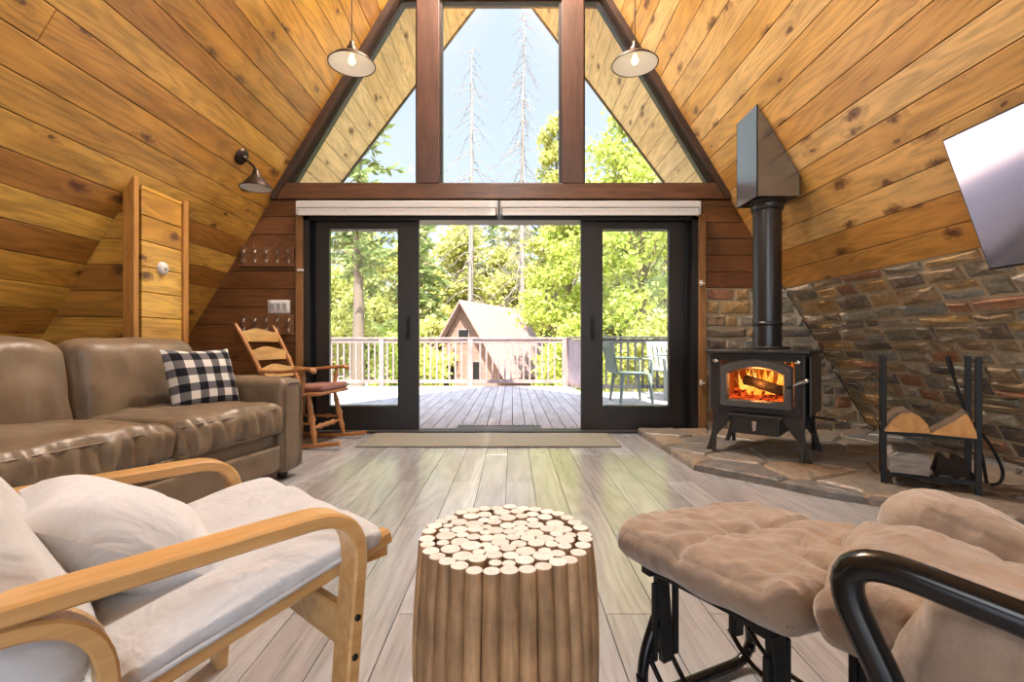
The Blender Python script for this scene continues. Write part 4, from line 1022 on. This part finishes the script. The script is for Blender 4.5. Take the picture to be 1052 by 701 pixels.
# --- screen on the right slope
TV = bpy.data.objects.new('television', None); C.objects.link(TV); tag(TV, 'large flat black screen mounted on the sloping wall above the stone', 'television')
tv = radians(70); ux = V((-cos(tv), 0, sin(tv))); bl = V((2.425, 2.45, 1.216))
TM = Matrix(((0, ux.x, -sin(tv), 0), (-1, ux.y, 0, 0), (0, ux.z, -cos(tv), 0), (0, 0, 0, 1)))   # local x = -Y, y = up the screen, z = out of the screen
TV.matrix_world = T(*bl) @ TM
mb = MB(); mb.box((.62, .352, -.018), (1.24, .704, .034)); mb.build('housing', M['black'], TV, bevel=.004)
mb = MB(); mb.box((.62, .354, .0005), (1.222, .684, .003)); mb.build('screen', M['screen'], TV)
mb = MB(); mb.box((.62, .36, -.05), (.5, .3, .03)); mb.box((.62, .22, -.09), (.3, .12, .06)); mb.build('wall_bracket', M['black'], TV)

# --- pendants
def pendant(x, y, z, lab):
    p = thing('pendant_lamp', lab, 'pendant lamp', (x, y, z), 0, 'barn pendants hanging by the gable window')
    prof = [(.165, 0), (.160, .012), (.135, .040), (.095, .066), (.055, .082), (.040, .098)]
    mb = MB(); mb.lathe(prof+[(.0, .104)], seg=36)
    mb.lathe([(.165, 0), (.170, -.002), (.170, .006), (.163, .010)], seg=36); s = mb.build('shade', M['bronze'], p)
    mb = MB(); mb.lathe([(.163, .001), (.155, .010), (.130, .036), (.090, .060), (.048, .074), (.0, .076)], seg=36); mb.build('shade_lining', M['enamel'], s)
    mb = MB(); mb.lathe([(.0, .175), (.016, .17), (.020, .15), (.024, .13), (.036, .125), (.040, .10)], seg=20); mb.build('socket', M['bronze'], p)
    mb = MB(); mb.lathe([(0, .0), (.016, .004), (.026, .018), (.028, .032), (.020, .052), (.013, .075)], seg=16); mb.build('bulb', M['bulb'], p)
    zc = (x-XL)*K if x < -.105 else (XR-x)*K
    mb = MB(); mb.tube([(0, 0, .17), (0, 0, zc-z-.03)], .0035, 6); mb.build('cord', M['black'], p)
    mb = MB(); mb.lathe([(0, -.05), (.05, -.045), (.055, .02)], (0, 0, zc-z), seg=20); mb.build('canopy', M['bronze'], p)
M['bulb'] = plain('lamp_bulb', (0.9, 0.8, 0.6), 0.2, emit=(1.0, 0.72, 0.36), estr=2.0)
pendant(-1.18, 3.55, 2.90, 'barn pendant lamp hanging before the left half of the gable window')
pendant(.905, 3.55, 2.90, 'barn pendant lamp hanging before the right half of the gable window')
# sconce on the left slope
SC = thing('wall_sconce', 'dark bronze barn sconce on the sloping wall above the sofa', 'wall lamp', tuple(left((2.35)/SN, 3.87)), 0)
mb = MB(); A = Matrix(((0, SD, SN, 0), (1, 0, 0, 0), (0, SN, -SD, 0), (0, 0, 0, 1)))
mb.lathe([(0, .03), (.042, .030), (.064, .018), (.070, 0), (.070, -.01)], M=A, seg=24); mb.lathe([(0, .055), (.018, .05), (.022, .028)], M=A, seg=16); mb.build('back_plate', M['bronze'], SC)
mb = MB(); mb.tube(spline([(.03, -.005, -.02), (.075, -.03, -.055), (.135, -.06, -.105), (.165, -.08, -.15), (.168, -.085, -.19)], 6), .010, 8); mb.build('arm', M['bronze'], SC)
o_ = (.168, -.085, -.285)
mb = MB(); mb.lathe([(.118, 0), (.100, .028), (.064, .066), (.038, .095), (.027, .12), (.024, .145), (.0, .15)], o_, seg=28); mb.lathe([(.118, 0), (.122, -.002), (.122, .006), (.112, .012)], o_, seg=28); s = mb.build('shade', M['bronze'], SC)
mb = MB(); mb.lathe([(.115, .001), (.097, .027), (.061, .063), (0, .085)], o_, seg=28); mb.build('shade_lining', M['enamel'], s)
# coat hook rails, switch plate, round fitting
def hooks(z, rows_, lab):
    t = thing('coat_hook_rail', lab, 'coat hooks', (-2.295, WY, z), 0, 'coat hook rails on the gable wall')
    mb = MB(); mb.box((0, -.012, 0), (.50, .024, .19)); mb.box((0, -.02, -.085), (.52, .04, .022)); mb.build('board', M['hookboard'], t, bevel=.004)
    for zz in rows_:
        for i in range(5):
            x = -.21+.105*i; mb = MB()
            mb.box((x, -.027, zz), (.014, .006, .05)); mb.tube(spline([(x, -.028, zz+.015), (x, -.055, zz-.02), (x+.004, -.075, zz-.012), (x+.006, -.08, zz+.012)], 4), .005, 6); mb.tube(spline([(x, -.028, zz+.018), (x, -.06, zz+.05), (x, -.07, zz+.058)], 3), .005, 6)
            mb.build('hook', M['hookmetal'], t)
M['hookboard'] = wood('hook_board', (0.12, 0.05, 0.022), (0.20, 0.085, 0.035), (3, 30, 30))
M['hookmetal'] = plain('hook_metal', (0.30, 0.24, 0.18), 0.4, 0.8)
hooks(1.66, (.045, -.045), 'brown coat hook rail on the gable wall above the switch plate')
hooks(1.02, (.045, -.045), 'brown coat hook rail on the gable wall behind the rocking chair')
LS = thing('light_switch', 'pale three-gang switch plate on the dark wall beside the glass doors', 'light switch', (-2.193, WY, 1.19))
mb = MB(); mb.cushion((.215, .009, .128), .004, (0, 0), (4, 2, 4), T(0, -.004, 0)); mb.build('plate', M['white'], LS)
for i in range(3):
    mb = MB(); mb.box((-.056+.056*i, -.009, 0), (.034, .008, .068), RX(radians(6))); mb.build('rocker_switch', M['grey'], LS, bevel=.002)
RF = thing('round_wall_fitting', 'small round white fitting on the boxed pine panel behind the sofa', 'wall fitting', (CX, 3.37, 1.37))
mb = MB(); A = RY(pi/2); mb.lathe([(0, .03), (.030, .028), (.042, .018), (.045, 0)], M=A, seg=24); mb.build('cover', M['white'], RF)
mb = MB(); mb.lathe([(0, .036), (.012, .034), (.014, .026)], M=A, seg=14); mb.build('button', M['grey'], RF)
# roller blinds
for x0, x1, zb, lab in ((-1.985, -.128, .0, 'pale roller blind rolled up above the doors on the rocking chair side'), (-.108, 1.735, .02, 'pale roller blind rolled up above the doors on the stove side')):
    t = thing('roller_blind', lab, 'roller blind', ((x0+x1)/2, 4.46, 2.02), 0, 'roller blinds above the doors'); l = x1-x0
    mb = MB(); mb.box((0, .0, .105), (l, .075, .06 if zb else .065)); mb.box((0, .03, .08), (l, .012, .10)); mb.build('cassette', M['blindbar'], t, bevel=.006)
    mb = MB(); mb.tube([(-l/2+.02, -.002, .055), (l/2-.02, -.002, .055)], .034, 18); mb.box((0, -.034, .035), (l-.04, .003, .05)); mb.build('fabric_roll', M['blind'], t)
    mb = MB(); mb.box((0, -.034, .012), (l-.04, .014, .022)); mb.build('hem_bar', M['blindbar'], t, bevel=.003)
    for s in (-1, 1):
        mb = MB(); mb.box((s*(l/2-.006), 0, .07), (.012, .08, .12)); mb.build('end_bracket', M['grey'], t, bevel=.003)
# mats
mb = MB(); mb.cushion((2.16, .58, .014), .006, (0, 0), (40, 12, 2), None, lambda p, q, n: p+V((0, 0, .003*noise.noise((p.x*5, p.y*5, 0))*(1 if q.z > 0 else 0))))
o = mb.build('floor_mat', M['mat'], loc=(-.19, 4.195, .008)); tag(o, 'long sage grey runner mat lying before the open glass doors', 'mat')
mb = MB(); mb.cushion((.86, .22, .02), .006, (0, 0), (40, 8, 2), None, lambda p, q, n: p+V((0, 0, .004*sin(p.x*130)*(1 if q.z > 0 else 0))))
o = mb.build('door_mat', M['matdark'], loc=(-.13, 4.94, -.017)); tag(o, 'narrow dark doormat on the deck just outside the open doors', 'mat')
# ------------------------------------------------------------------ outdoors
DZ = -.03
mb = MB(); rr = random.Random(31); x = -8.0
while x < 5.2:
    w = .138; y1 = 9.95 if x < 1.12 else 8.75; y0 = 4.72
    for p, q in ((y0, y0+2.9 if int(x*7) % 2 else y0+3.8), (y0+2.9 if int(x*7) % 2 else y0+3.8, y1)):
        mb.slab([(x+.004, p+.001, DZ-.03), (x+w-.004, p+.001, DZ-.03), (x+w-.004, q-.001, DZ-.03), (x+.004, q-.001, DZ-.03)], (0, 0, 1), .03, .003, uvax=(V((0, 1, 0)), V((1, 0, 0))), rnd=(rr.random(), rr.random(), rr.random()))
    x += w
mb.box((-1.4, 6.7, DZ-.09), (13.2, 3.96, .10), mat=1); mb.box((-3.4, 9.3, DZ-.09), (9.2, 1.25, .10), mat=1)
struct(mb.build('floor_deck', [M['deck'], M['gap']]), 'weathered grey-pink plank deck outside the open doors', 'deck')
def railing(name, lab, pts, posts, mt, step=.125, h=1.0, grp=None):
    t = thing(name, lab, 'railing', (*pts[0], DZ)); o = V((*pts[0], DZ)); a, b = V((*pts[0], DZ)), V((*pts[1], DZ)); d = (b-a); l = d.length; u_ = d.normalized(); R_ = RZ(math.atan2(u_.y, u_.x)); c = (a+b)/2-o
    mb = MB(); mb.box(c+V((0, 0, h-.018)), (l, .10, .036), R_); mb.box(c+V((0, 0, h-.08)), (l, .04, .07), R_); mb.build('top_rail', M[mt], t, bevel=.004)
    mb = MB(); mb.box(c+V((0, 0, .10)), (l, .04, .07), R_); mb.build('bottom_rail', M[mt], t)
    for s in posts:
        mb = MB(); mb.box(u_*s+V((0, 0, (h-.03)/2)), (.10, .09, h-.03), R_); mb.build('post', M[mt], t, bevel=.004)
    n = int(l/step); first = None
    mb = MB(); mb.box((0, 0, .52), (.034, .034, .80), R_)
    for i in range(1, n):
        s = l*i/n
        if any(abs(s-p) < .08 for p in posts): continue
        if first is None: first = mb.build('baluster', M[mt], t, loc=u_*s)
        else:
            c_ = first.copy(); C.objects.link(c_); c_.parent = t; c_.location = u_*s
    return t
railing('deck_railing', 'pinkish wooden deck railing along the far edge of the deck', ((-7.6, 9.84), (1.12, 9.84)), (0.05, 1.7, 3.32, 4.94, 6.75, 8.67), 'rail')
railing('deck_railing', 'dark deck railing behind the outdoor chairs seen through the right glass', ((1.30, 8.66), (5.1, 8.66)), (.05, 1.9, 3.75), 'raildark', .13)
t = thing('privacy_panel', 'solid mauve board panel at the corner of the deck railing', 'panel', (1.2, 9.25, DZ)); an = math.atan2(8.64-9.84, .14)
mb = MB(); mb.box((.02, 0, .52), (1.14, .03, .86), RZ(an)); mb.build('board', M['panelpaint'], t)
mb = MB(); mb.box((.02, 0, .985), (1.22, .10, .04), RZ(an)); mb.box((.02, 0, .08), (1.2, .05, .06), RZ(an)); mb.build('rail', M['rail'], t)
for s in (-.58, .58):
    mb = MB(); mb.box((.02+s*cos(an), s*sin(an), .5), (.09, .09, 1.0), RZ(an)); mb.build('post', M['rail'], t)
# outdoor furniture
def garden_chair(lab, x, y, rz_, mt):
    t = thing('garden_chair', lab, 'garden chair', (x, y, DZ), rz_, 'outdoor plastic chairs')
    mb = MB(); mb.cushion((.46, .46, .03), .012, (-.01, 0), (8, 8, 2), T(0, 0, .43)); mb.build('seat', M[mt], t)
    for sx in (-1, 1):
        for sy in (-1, 1):
            mb = MB(); mb.tube([(sx*.24, sy*.26, 0), (sx*.19, sy*.22, .43)], [.020, .030], 8); mb.build('leg', M[mt], t)
    mb = MB(); mb.box((-.27, 0, .46), (.03, .44, .06), RY(radians(-12))); mb.box((-.37, 0, .86), (.035, .46, .09), RY(radians(-12)))
    for i in range(5): mb.box((-.32, -.17+.085*i, .66), (.016, .055, .40), RY(radians(-13)))
    for s in (-1, 1): mb.box((-.32, s*.215, .66), (.03, .035, .44), RY(radians(-13)))
    mb.build('backrest', M[mt], t, bevel=.004)
    for s in (-1, 1):
        mb = MB(); mb.ribbon(fillet([(-.31, s*.25, .66), (.22, s*.27, .65), (.23, s*.25, .43)], .06, 6), (0, 1, 0), .05, .022); mb.build('armrest', M[mt], t)
garden_chair('sage plastic garden chair facing the patio table, seen side-on through the glass', 1.78, 7.22, radians(5), 'plastic')
garden_chair('pale plastic garden chair behind the patio table against the dark railing', 2.62, 7.95, radians(-75), 'plasticw')
t = thing('patio_table', 'round pale plastic patio table beside the garden chairs on the deck', 'garden table', (2.62, 7.22, DZ))
mb = MB(); mb.lathe([(0, .69), (.44, .69), (.455, .705), (.45, .72), (0, .722)], seg=32); mb.build('table_top', M['plasticw'], t)
for k in range(4):
    a = pi/4+k*pi/2; mb = MB(); mb.tube([(.34*cos(a), .34*sin(a), 0), (.26*cos(a), .26*sin(a), .69)], [.022, .03], 8); mb.build('leg', M['plasticw'], t)
# ground
mb = MB(); vs = []; nx, ny = 60, 60
gz = lambda x, y: -1.0-.03*max(0, y-10)+.25*noise.noise((x*.15, y*.15, 0))+(.05*max(0, y-26))
for i in range(nx+1):
    for j in range(ny+1):
        x = -60+120*i/nx; y = -20+100*j/ny; z = gz(x, y)
        if y < 10.2 and abs(x) < 9: z = min(z, -.5)
        vs.append((x, y, z))
mb.add(vs, [(i*(ny+1)+j, (i+1)*(ny+1)+j, (i+1)*(ny+1)+j+1, i*(ny+1)+j+1) for i in range(nx) for j in range(ny)], smooth=True)
struct(mb.build('ground', M['ground']), 'pale forest floor below the deck', 'ground')
# neighbouring cabin
NC = thing('neighbour_cabin', 'pinkish brown A-frame cabin among the trees beyond the deck', 'cabin', (-.9, 24.0, gz(-.9, 24)), radians(-24))
mb = MB(); hw, hl, hr = 1.75, 3.0, 4.15
mb.prism([(-hw, -hl, .0), (hw, -hl, .0), (hw, -hl, 1.1), (0, -hl, hr-.15), (-hw, -hl, 1.1)], (0, 2*hl, 0), uvax=(V((1, 0, 0)), V((0, 0, 1)))); mb.build('wall', M['cabinwall'], NC)
for s in (-1, 1):
    mb = MB(); mb.prism([(0, -hl-.4, hr), (s*(hw+.45), -hl-.4, .75), (s*(hw+.45), -hl-.4, .63), (0, -hl-.4, hr-.14)], (0, 2*hl+.8, 0)); mb.build('roof_slope', M['roofpink'], NC)
for x, z, ww, hh in ((.55, 1.05, .8, .9), (-.75, 1.0, .7, 1.5), (0, 2.6, .6, .6)):
    mb = MB(); mb.box((x, -hl-.02, z), (ww, .05, hh)); f = mb.build('window_frame', M['rail'], NC)
    mb = MB(); mb.box((x, -hl-.045, z), (ww-.12, .02, hh-.12)); mb.build('pane', M['black'], f)
# trees
def trunk_mb(h, r, sd, lean=0.0, top=.12):
    mb = MB(); n = 14; pts = [(lean*(i/n)**1.3+.10*noise.noise((i*.35, sd, 0))*(i/n), .10*noise.noise((i*.35, sd, 5))*(i/n), h*i/n) for i in range(n+1)]
    mb.tube(pts, [r*(1.25 if i == 0 else 1)*(1-(1-top)*(i/n)**.9) for i in range(n+1)], 9); return mb, pts
def quad(mb, p, d, w, rr, mt=0):
    """a leaf or needle spray: a bent strip from p along d"""
    d = V(d); s = d.cross(V((rr.uniform(-1, 1), rr.uniform(-1, 1), rr.uniform(-1, 1))))
    if s.length < 1e-5: return
    s = s.normalized()*w; m = p+d*.5
    mb.add([p, m+s, p+d, m-s], [(0, 1, 2, 3)], mt)
def conifer(name, lab, cat, x, y, h, r, crown0, cw, mt, sd, dens=1.0, droop=.25, grp='trees beyond the deck', spray=.22, tmat='trunk', wbase=1.0):
    z = gz(x, y)-.1; rr = random.Random(sd)
    t = thing(name, lab, cat, (x, y, z), rr.uniform(0, 6), grp)
    mb, pts = trunk_mb(h, r, sd); mb.build('trunk', M[tmat], t)
    mb = MB(); mbb = MB(); n = int(h*(1-crown0)*3.2*dens)
    for i in range(n):
        f = crown0+(1-crown0)*(i+rr.random())/n; zz = h*f; k = min(int(f*14), 13); c = V(pts[k]).lerp(V(pts[k+1]), f*14-k)
        ln = cw*((1-f)/(1-crown0))**.75*rr.uniform(.55, 1.1)*wbase+.25; a = rr.uniform(0, 2*pi)
        for q in range(2):
            a += pi*rr.uniform(.7, 1.2); dv = V((cos(a), sin(a), .12)); bp = [c]
            for j in range(1, 6): bp.append(bp[-1]+V((dv.x, dv.y, .18-droop*j*.45))*(ln/5))
            mbb.tube(bp, [.035*(1-j*.17) for j in range(6)], 3, cap=False)
            for j in range(1, 6):
                for g in range(max(2, int(5*dens*ln/1.6))):
                    p = bp[j-1].lerp(bp[j], rr.random()); dd = V((dv.x*rr.uniform(-.1, 1)+rr.uniform(-.8, .8), dv.y*rr.uniform(-.1, 1)+rr.uniform(-.8, .8), rr.uniform(-.45, .35)))
                    if dd.length > .05: quad(mb, p, dd.normalized()*spray*rr.uniform(.8, 2.0), spray*.30, rr)
    mbb.build('branches', M[tmat], t); o = mb.build('foliage', M[mt], t); o['kind'] = 'stuff'; return t
def leafy(name, lab, cat, x, y, h, cw, mt, sd, n=5200, leaf=.15, base=.15, grp='trees beyond the deck', clumps=46):
    z = gz(x, y)-.1; rr = random.Random(sd); t = thing(name, lab, cat, (x, y, z), 0, grp)
    mb, pts = trunk_mb(h*.85, .05+.012*h, sd); cl = []
    for i in range(clumps):
        f = base+(1-base)*rr.random()**.9; wd = cw*(sin(pi*min(1, (f-base)/(1-base)*.86+.12))**.7); a = rr.uniform(0, 2*pi); d = sqrt(rr.random())*wd
        cl.append((V((d*cos(a), d*sin(a), h*f)), rr.uniform(.5, 1.0)*cw*.30))
        k = min(int(f*.8*14), 13); mb.tube([pts[k], V(pts[k]).lerp(cl[-1][0], .5)+V((0, 0, .1)), cl[-1][0]], [.03, .02, .01], 3, cap=False)
    mb.build('trunk', M['trunk'], t); mb = MB()
    for i in range(n):
        c, s = rr.choice(cl); v_ = V((rr.gauss(0, 1), rr.gauss(0, 1), rr.gauss(0, .75)))*s*.62
        d = V((rr.uniform(-1, 1), rr.uniform(-1, 1), rr.uniform(-1, .6))); 
        if d.length < .1: continue
        quad(mb, c+v_, d.normalized()*leaf*rr.uniform(.7, 1.7), leaf*.42, rr)
    o = mb.build('foliage', M[mt], t); o['kind'] = 'stuff'; return t
def snag(lab, x, y, h, r, sd, nb):
    z = gz(x, y)-.1; rr = random.Random(sd); t = thing('dead_tree', lab, 'tree', (x, y, z), 0, 'bare dead trees')
    mb, pts = trunk_mb(h, r, sd, .15, .10); mb.build('trunk', M['snag'], t); mb = MB()
    for i in range(nb):
        f = .22+.78*(i+rr.random())/nb; k = min(int(f*14), 13); c = V(pts[k]).lerp(V(pts[k+1]), f*14-k); a = rr.uniform(0, 2*pi); ln = (3.3*(1-f)**.6+.4)*rr.uniform(.5, 1.1)
        bp = [c]; e = rr.uniform(-.1, .25)
        for j in range(1, 7): bp.append(bp[-1]+V((cos(a), sin(a), e-.30*j+(.16*j if j > 4 else 0)))*(ln/6)+V((rr.uniform(-.05, .05), rr.uniform(-.05, .05), 0)))
        mb.tube(bp, [.026*(1-j*.14) for j in range(7)], 4, cap=False)
        for j in range(2, 7):
            if rr.random() < .75: mb.tube([bp[j-1], bp[j-1]+V((cos(a+rr.uniform(-1.2, 1.2)), sin(a+rr.uniform(-1.2, 1.2)), rr.uniform(-.9, .1)))*ln*.22], [.014, .005], 3, cap=False)
    mb.build('branches', M['snag'], t)
snag('tall bare dead tree with drooping branches seen through the middle upper window', .58, 30, 23.2, .24, 5, 120)
snag('thinner bare dead tree standing left of the tall one', -2.44, 28, 19.6, .23, 9, 70)
conifer('pine_tree', 'pine with a thick bare lower trunk beyond the left glass door', 'tree', -5.1, 16, 10.6, .25, .42, 2.3, 'needle', 3, 1.5, .16, spray=.24)
leafy('broadleaf_tree', 'bright green leafy tree beyond the right half of the open doorway', 'tree', 2.5, 20.5, 8.3, 1.9, 'leaf', 14, 9000, .17, .16)
leafy('broadleaf_tree', 'tall leafy tree filling the right upper window and the right glass door', 'tree', 4.6, 17.0, 11.0, 2.2, 'leaf', 15, 11000, .17, .10, clumps=60)
leafy('broadleaf_tree', 'slim leafy tree at the edge of the middle upper window', 'tree', 2.2, 24.0, 13.4, 1.5, 'leafy', 16, 5200, .2, .25)
leafy('broadleaf_tree', 'yellow-green bushy tree low beyond the left glass door', 'tree', -7.6, 20.0, 5.0, 2.2, 'leafy', 17, 6000, .17, .05)
leafy('broadleaf_tree', 'yellow-green shrub between the pine trunk and the railing', 'shrub', -4.0, 18.0, 2.9, 1.5, 'leaf', 18, 4200, .14, .05)
leafy('broadleaf_tree', 'leafy shrub low behind the mauve privacy panel', 'shrub', 2.1, 16.0, 2.9, 1.4, 'leaf', 19, 4200, .14, .05)
leafy('broadleaf_tree', 'yellowish shrub behind the railing left of the neighbouring cabin', 'shrub', -3.7, 22.5, 3.4, 1.7, 'leafy', 20, 4500, .16, .05)
leafy('broadleaf_tree', 'leafy shrub behind the dark railing and the garden chairs', 'shrub', 4.5, 13.5, 2.7, 1.7, 'leafy', 23, 5200, .13, .05)
rr = random.Random(77)
spots = [(-12.5, 36, 13), (-9.6, 30, 9.4), (-8.2, 40, 13), (-6.2, 33, 12.6), (-5.0, 26, 9.0), (-4.3, 38, 14), (-2.6, 34, 12.6), (-1.6, 42, 13.2), (-.2, 36, 11.0), (.9, 40, 12.0), (2.2, 34, 13.0), (3.6, 38, 14), (5.2, 30, 12.5), (7.0, 34, 14), (8.6, 27, 12), (10.5, 36, 13), (6.2, 24, 10), (-10.8, 25, 8.2), (13.5, 40, 13), (-15, 44, 12)]
wh = ['far left of the forest line', 'left of the pine with the thick trunk', 'behind the yellow-green bushy tree', 'just right of the thick pine trunk', 'in front of the forest left of the doorway', 'tallest at the left edge of the doorway', 'behind the thinner dead tree', 'far behind the thinner dead tree', 'behind the cabin roof', 'far back between the cabin and the leafy tree', 'behind the bright leafy tree', 'at the right edge of the doorway', 'behind the tall leafy tree', 'far behind the right glass door', 'close on the right beyond the deck', 'far right of the forest line', 'right behind the tall leafy tree', 'low at the left beyond the railing', 'farthest right of the forest', 'farthest left of the forest']
for i, ((x, y, h), w_) in enumerate(zip(spots, wh)):
    conifer('conifer', 'pale conifer '+w_, 'tree', x, y, h, .16, .08, 2.2, ('needle_pale', 'needle', 'needle_pale')[i % 3], 100+i, 1.0, .22, spray=.42, wbase=1.15)

for i, (x, y, h, cw, lab) in enumerate(((-6.6, 29, 8.2, 2.6, 'pale leafy tree behind the thick pine trunk'), (-3.2, 31, 9.6, 2.6, 'pale leafy tree behind the left half of the open doorway'), (-.4, 33, 8.4, 2.7, 'pale leafy tree behind the ridge of the neighbouring cabin'), (-10.2, 33, 9.0, 2.8, 'pale leafy tree at the left end of the forest'), (7.6, 31, 10.0, 2.8, 'pale leafy tree behind the right glass door'))):
    leafy('broadleaf_tree', lab, 'tree', x, y, h, cw, 'leafy', 300+i, 6000, .26, .06)
# ------------------------------------------------------------------ light, sky, camera
W = bpy.data.worlds.new('World'); bpy.context.scene.world = W; W.use_nodes = True; nt = W.node_tree
tc = nd(nt, 'ShaderNodeSeparateXYZ', {0: nd(nt, 'ShaderNodeTexCoord').outputs['Generated']})
sky = ramp(nt, tc.outputs[2], [(0.0, (0.72, 0.79, 0.88)), (0.12, (0.60, 0.68, 0.80)), (0.45, (0.50, 0.58, 0.70)), (1.0, (0.42, 0.58, 0.86))])
dt = nd(nt, 'ShaderNodeVectorMath', {0: nd(nt, 'ShaderNodeTexCoord').outputs['Generated'], 1: (0, -.52, .85)}, operation='DOT_PRODUCT').outputs['Value']
sunside = nd(nt, 'ShaderNodeMapRange', {0: dt, 1: .14, 2: .95, 3: 1.45, 4: 5.5}).outputs[0]     # the sky is brighter round the sun, behind the house
bg = nt.nodes['Background']; nt.links.new(sky, bg.inputs[0]); nt.links.new(sunside, bg.inputs[1])
def lamp(name, typ, loc, energy, col=(1, 1, 1), rot=(0, 0, 0), **kw):
    l = bpy.data.lights.new(name, typ); l.energy = energy; l.color = col
    for k, v in kw.items(): setattr(l, k, v)
    o = bpy.data.objects.new(name, l); C.objects.link(o); o.location = loc; o.rotation_euler = rot; return o
lamp('sun', 'SUN', (0, -5, 12), 17.0, (1.0, 0.93, 0.82), (radians(31.4), 0, radians(2)), angle=radians(.6))
# bulbs in the barn pendants, then unseen fill lights added to brighten the room
for x in (-1.18, .905): lamp('pendant_bulb', 'POINT', (x, 3.55, 2.87), 0.5, (1.0, .80, .55), shadow_soft_size=.03)
lamp('overhead_fill', 'POINT', (-.1, 2.3, 3.0), 64, (.93, .97, 1.0), shadow_soft_size=.09)  # fill light added overhead, no fixture hangs here
lamp('ridge_fill', 'POINT', (-.1, 3.8, 5.15), 680, (1.0, .97, .92), shadow_soft_size=.12)  # unseen fill added under the ridge to brighten the slopes
lamp('rear_fill', 'AREA', (-.1, -1.6, 2.4), 24, (.92, .97, 1.0), (radians(80), 0, 0), shape='DISK', size=1.2)  # soft fill added behind the viewer, not a real lamp
lamp('stove_fire', 'POINT', (1.78, 3.46, .56), 6, (1.0, .38, .10), shadow_soft_size=.06)
cam = bpy.data.cameras.new('camera'); co = bpy.data.objects.new('camera', cam); C.objects.link(co)
co.location = (0, 0, .845); co.rotation_euler = (radians(90), 0, 0); cam.sensor_width = 36; cam.lens = 495/1052*36; cam.shift_y = 2.5/1052; cam.clip_start = .02
sc_ = bpy.context.scene; sc_.camera = co
sc_.view_settings.view_transform = 'Standard'; sc_.view_settings.look = 'None'; sc_.view_settings.gamma = 1; sc_.view_settings.exposure = 0.25; sc_.view_settings.use_curve_mapping = False
sc_.cycles.use_denoising = True; sc_.cycles.max_bounces = 10; sc_.cycles.transparent_max_bounces = 12; sc_.cycles.sample_clamp_indirect = 6
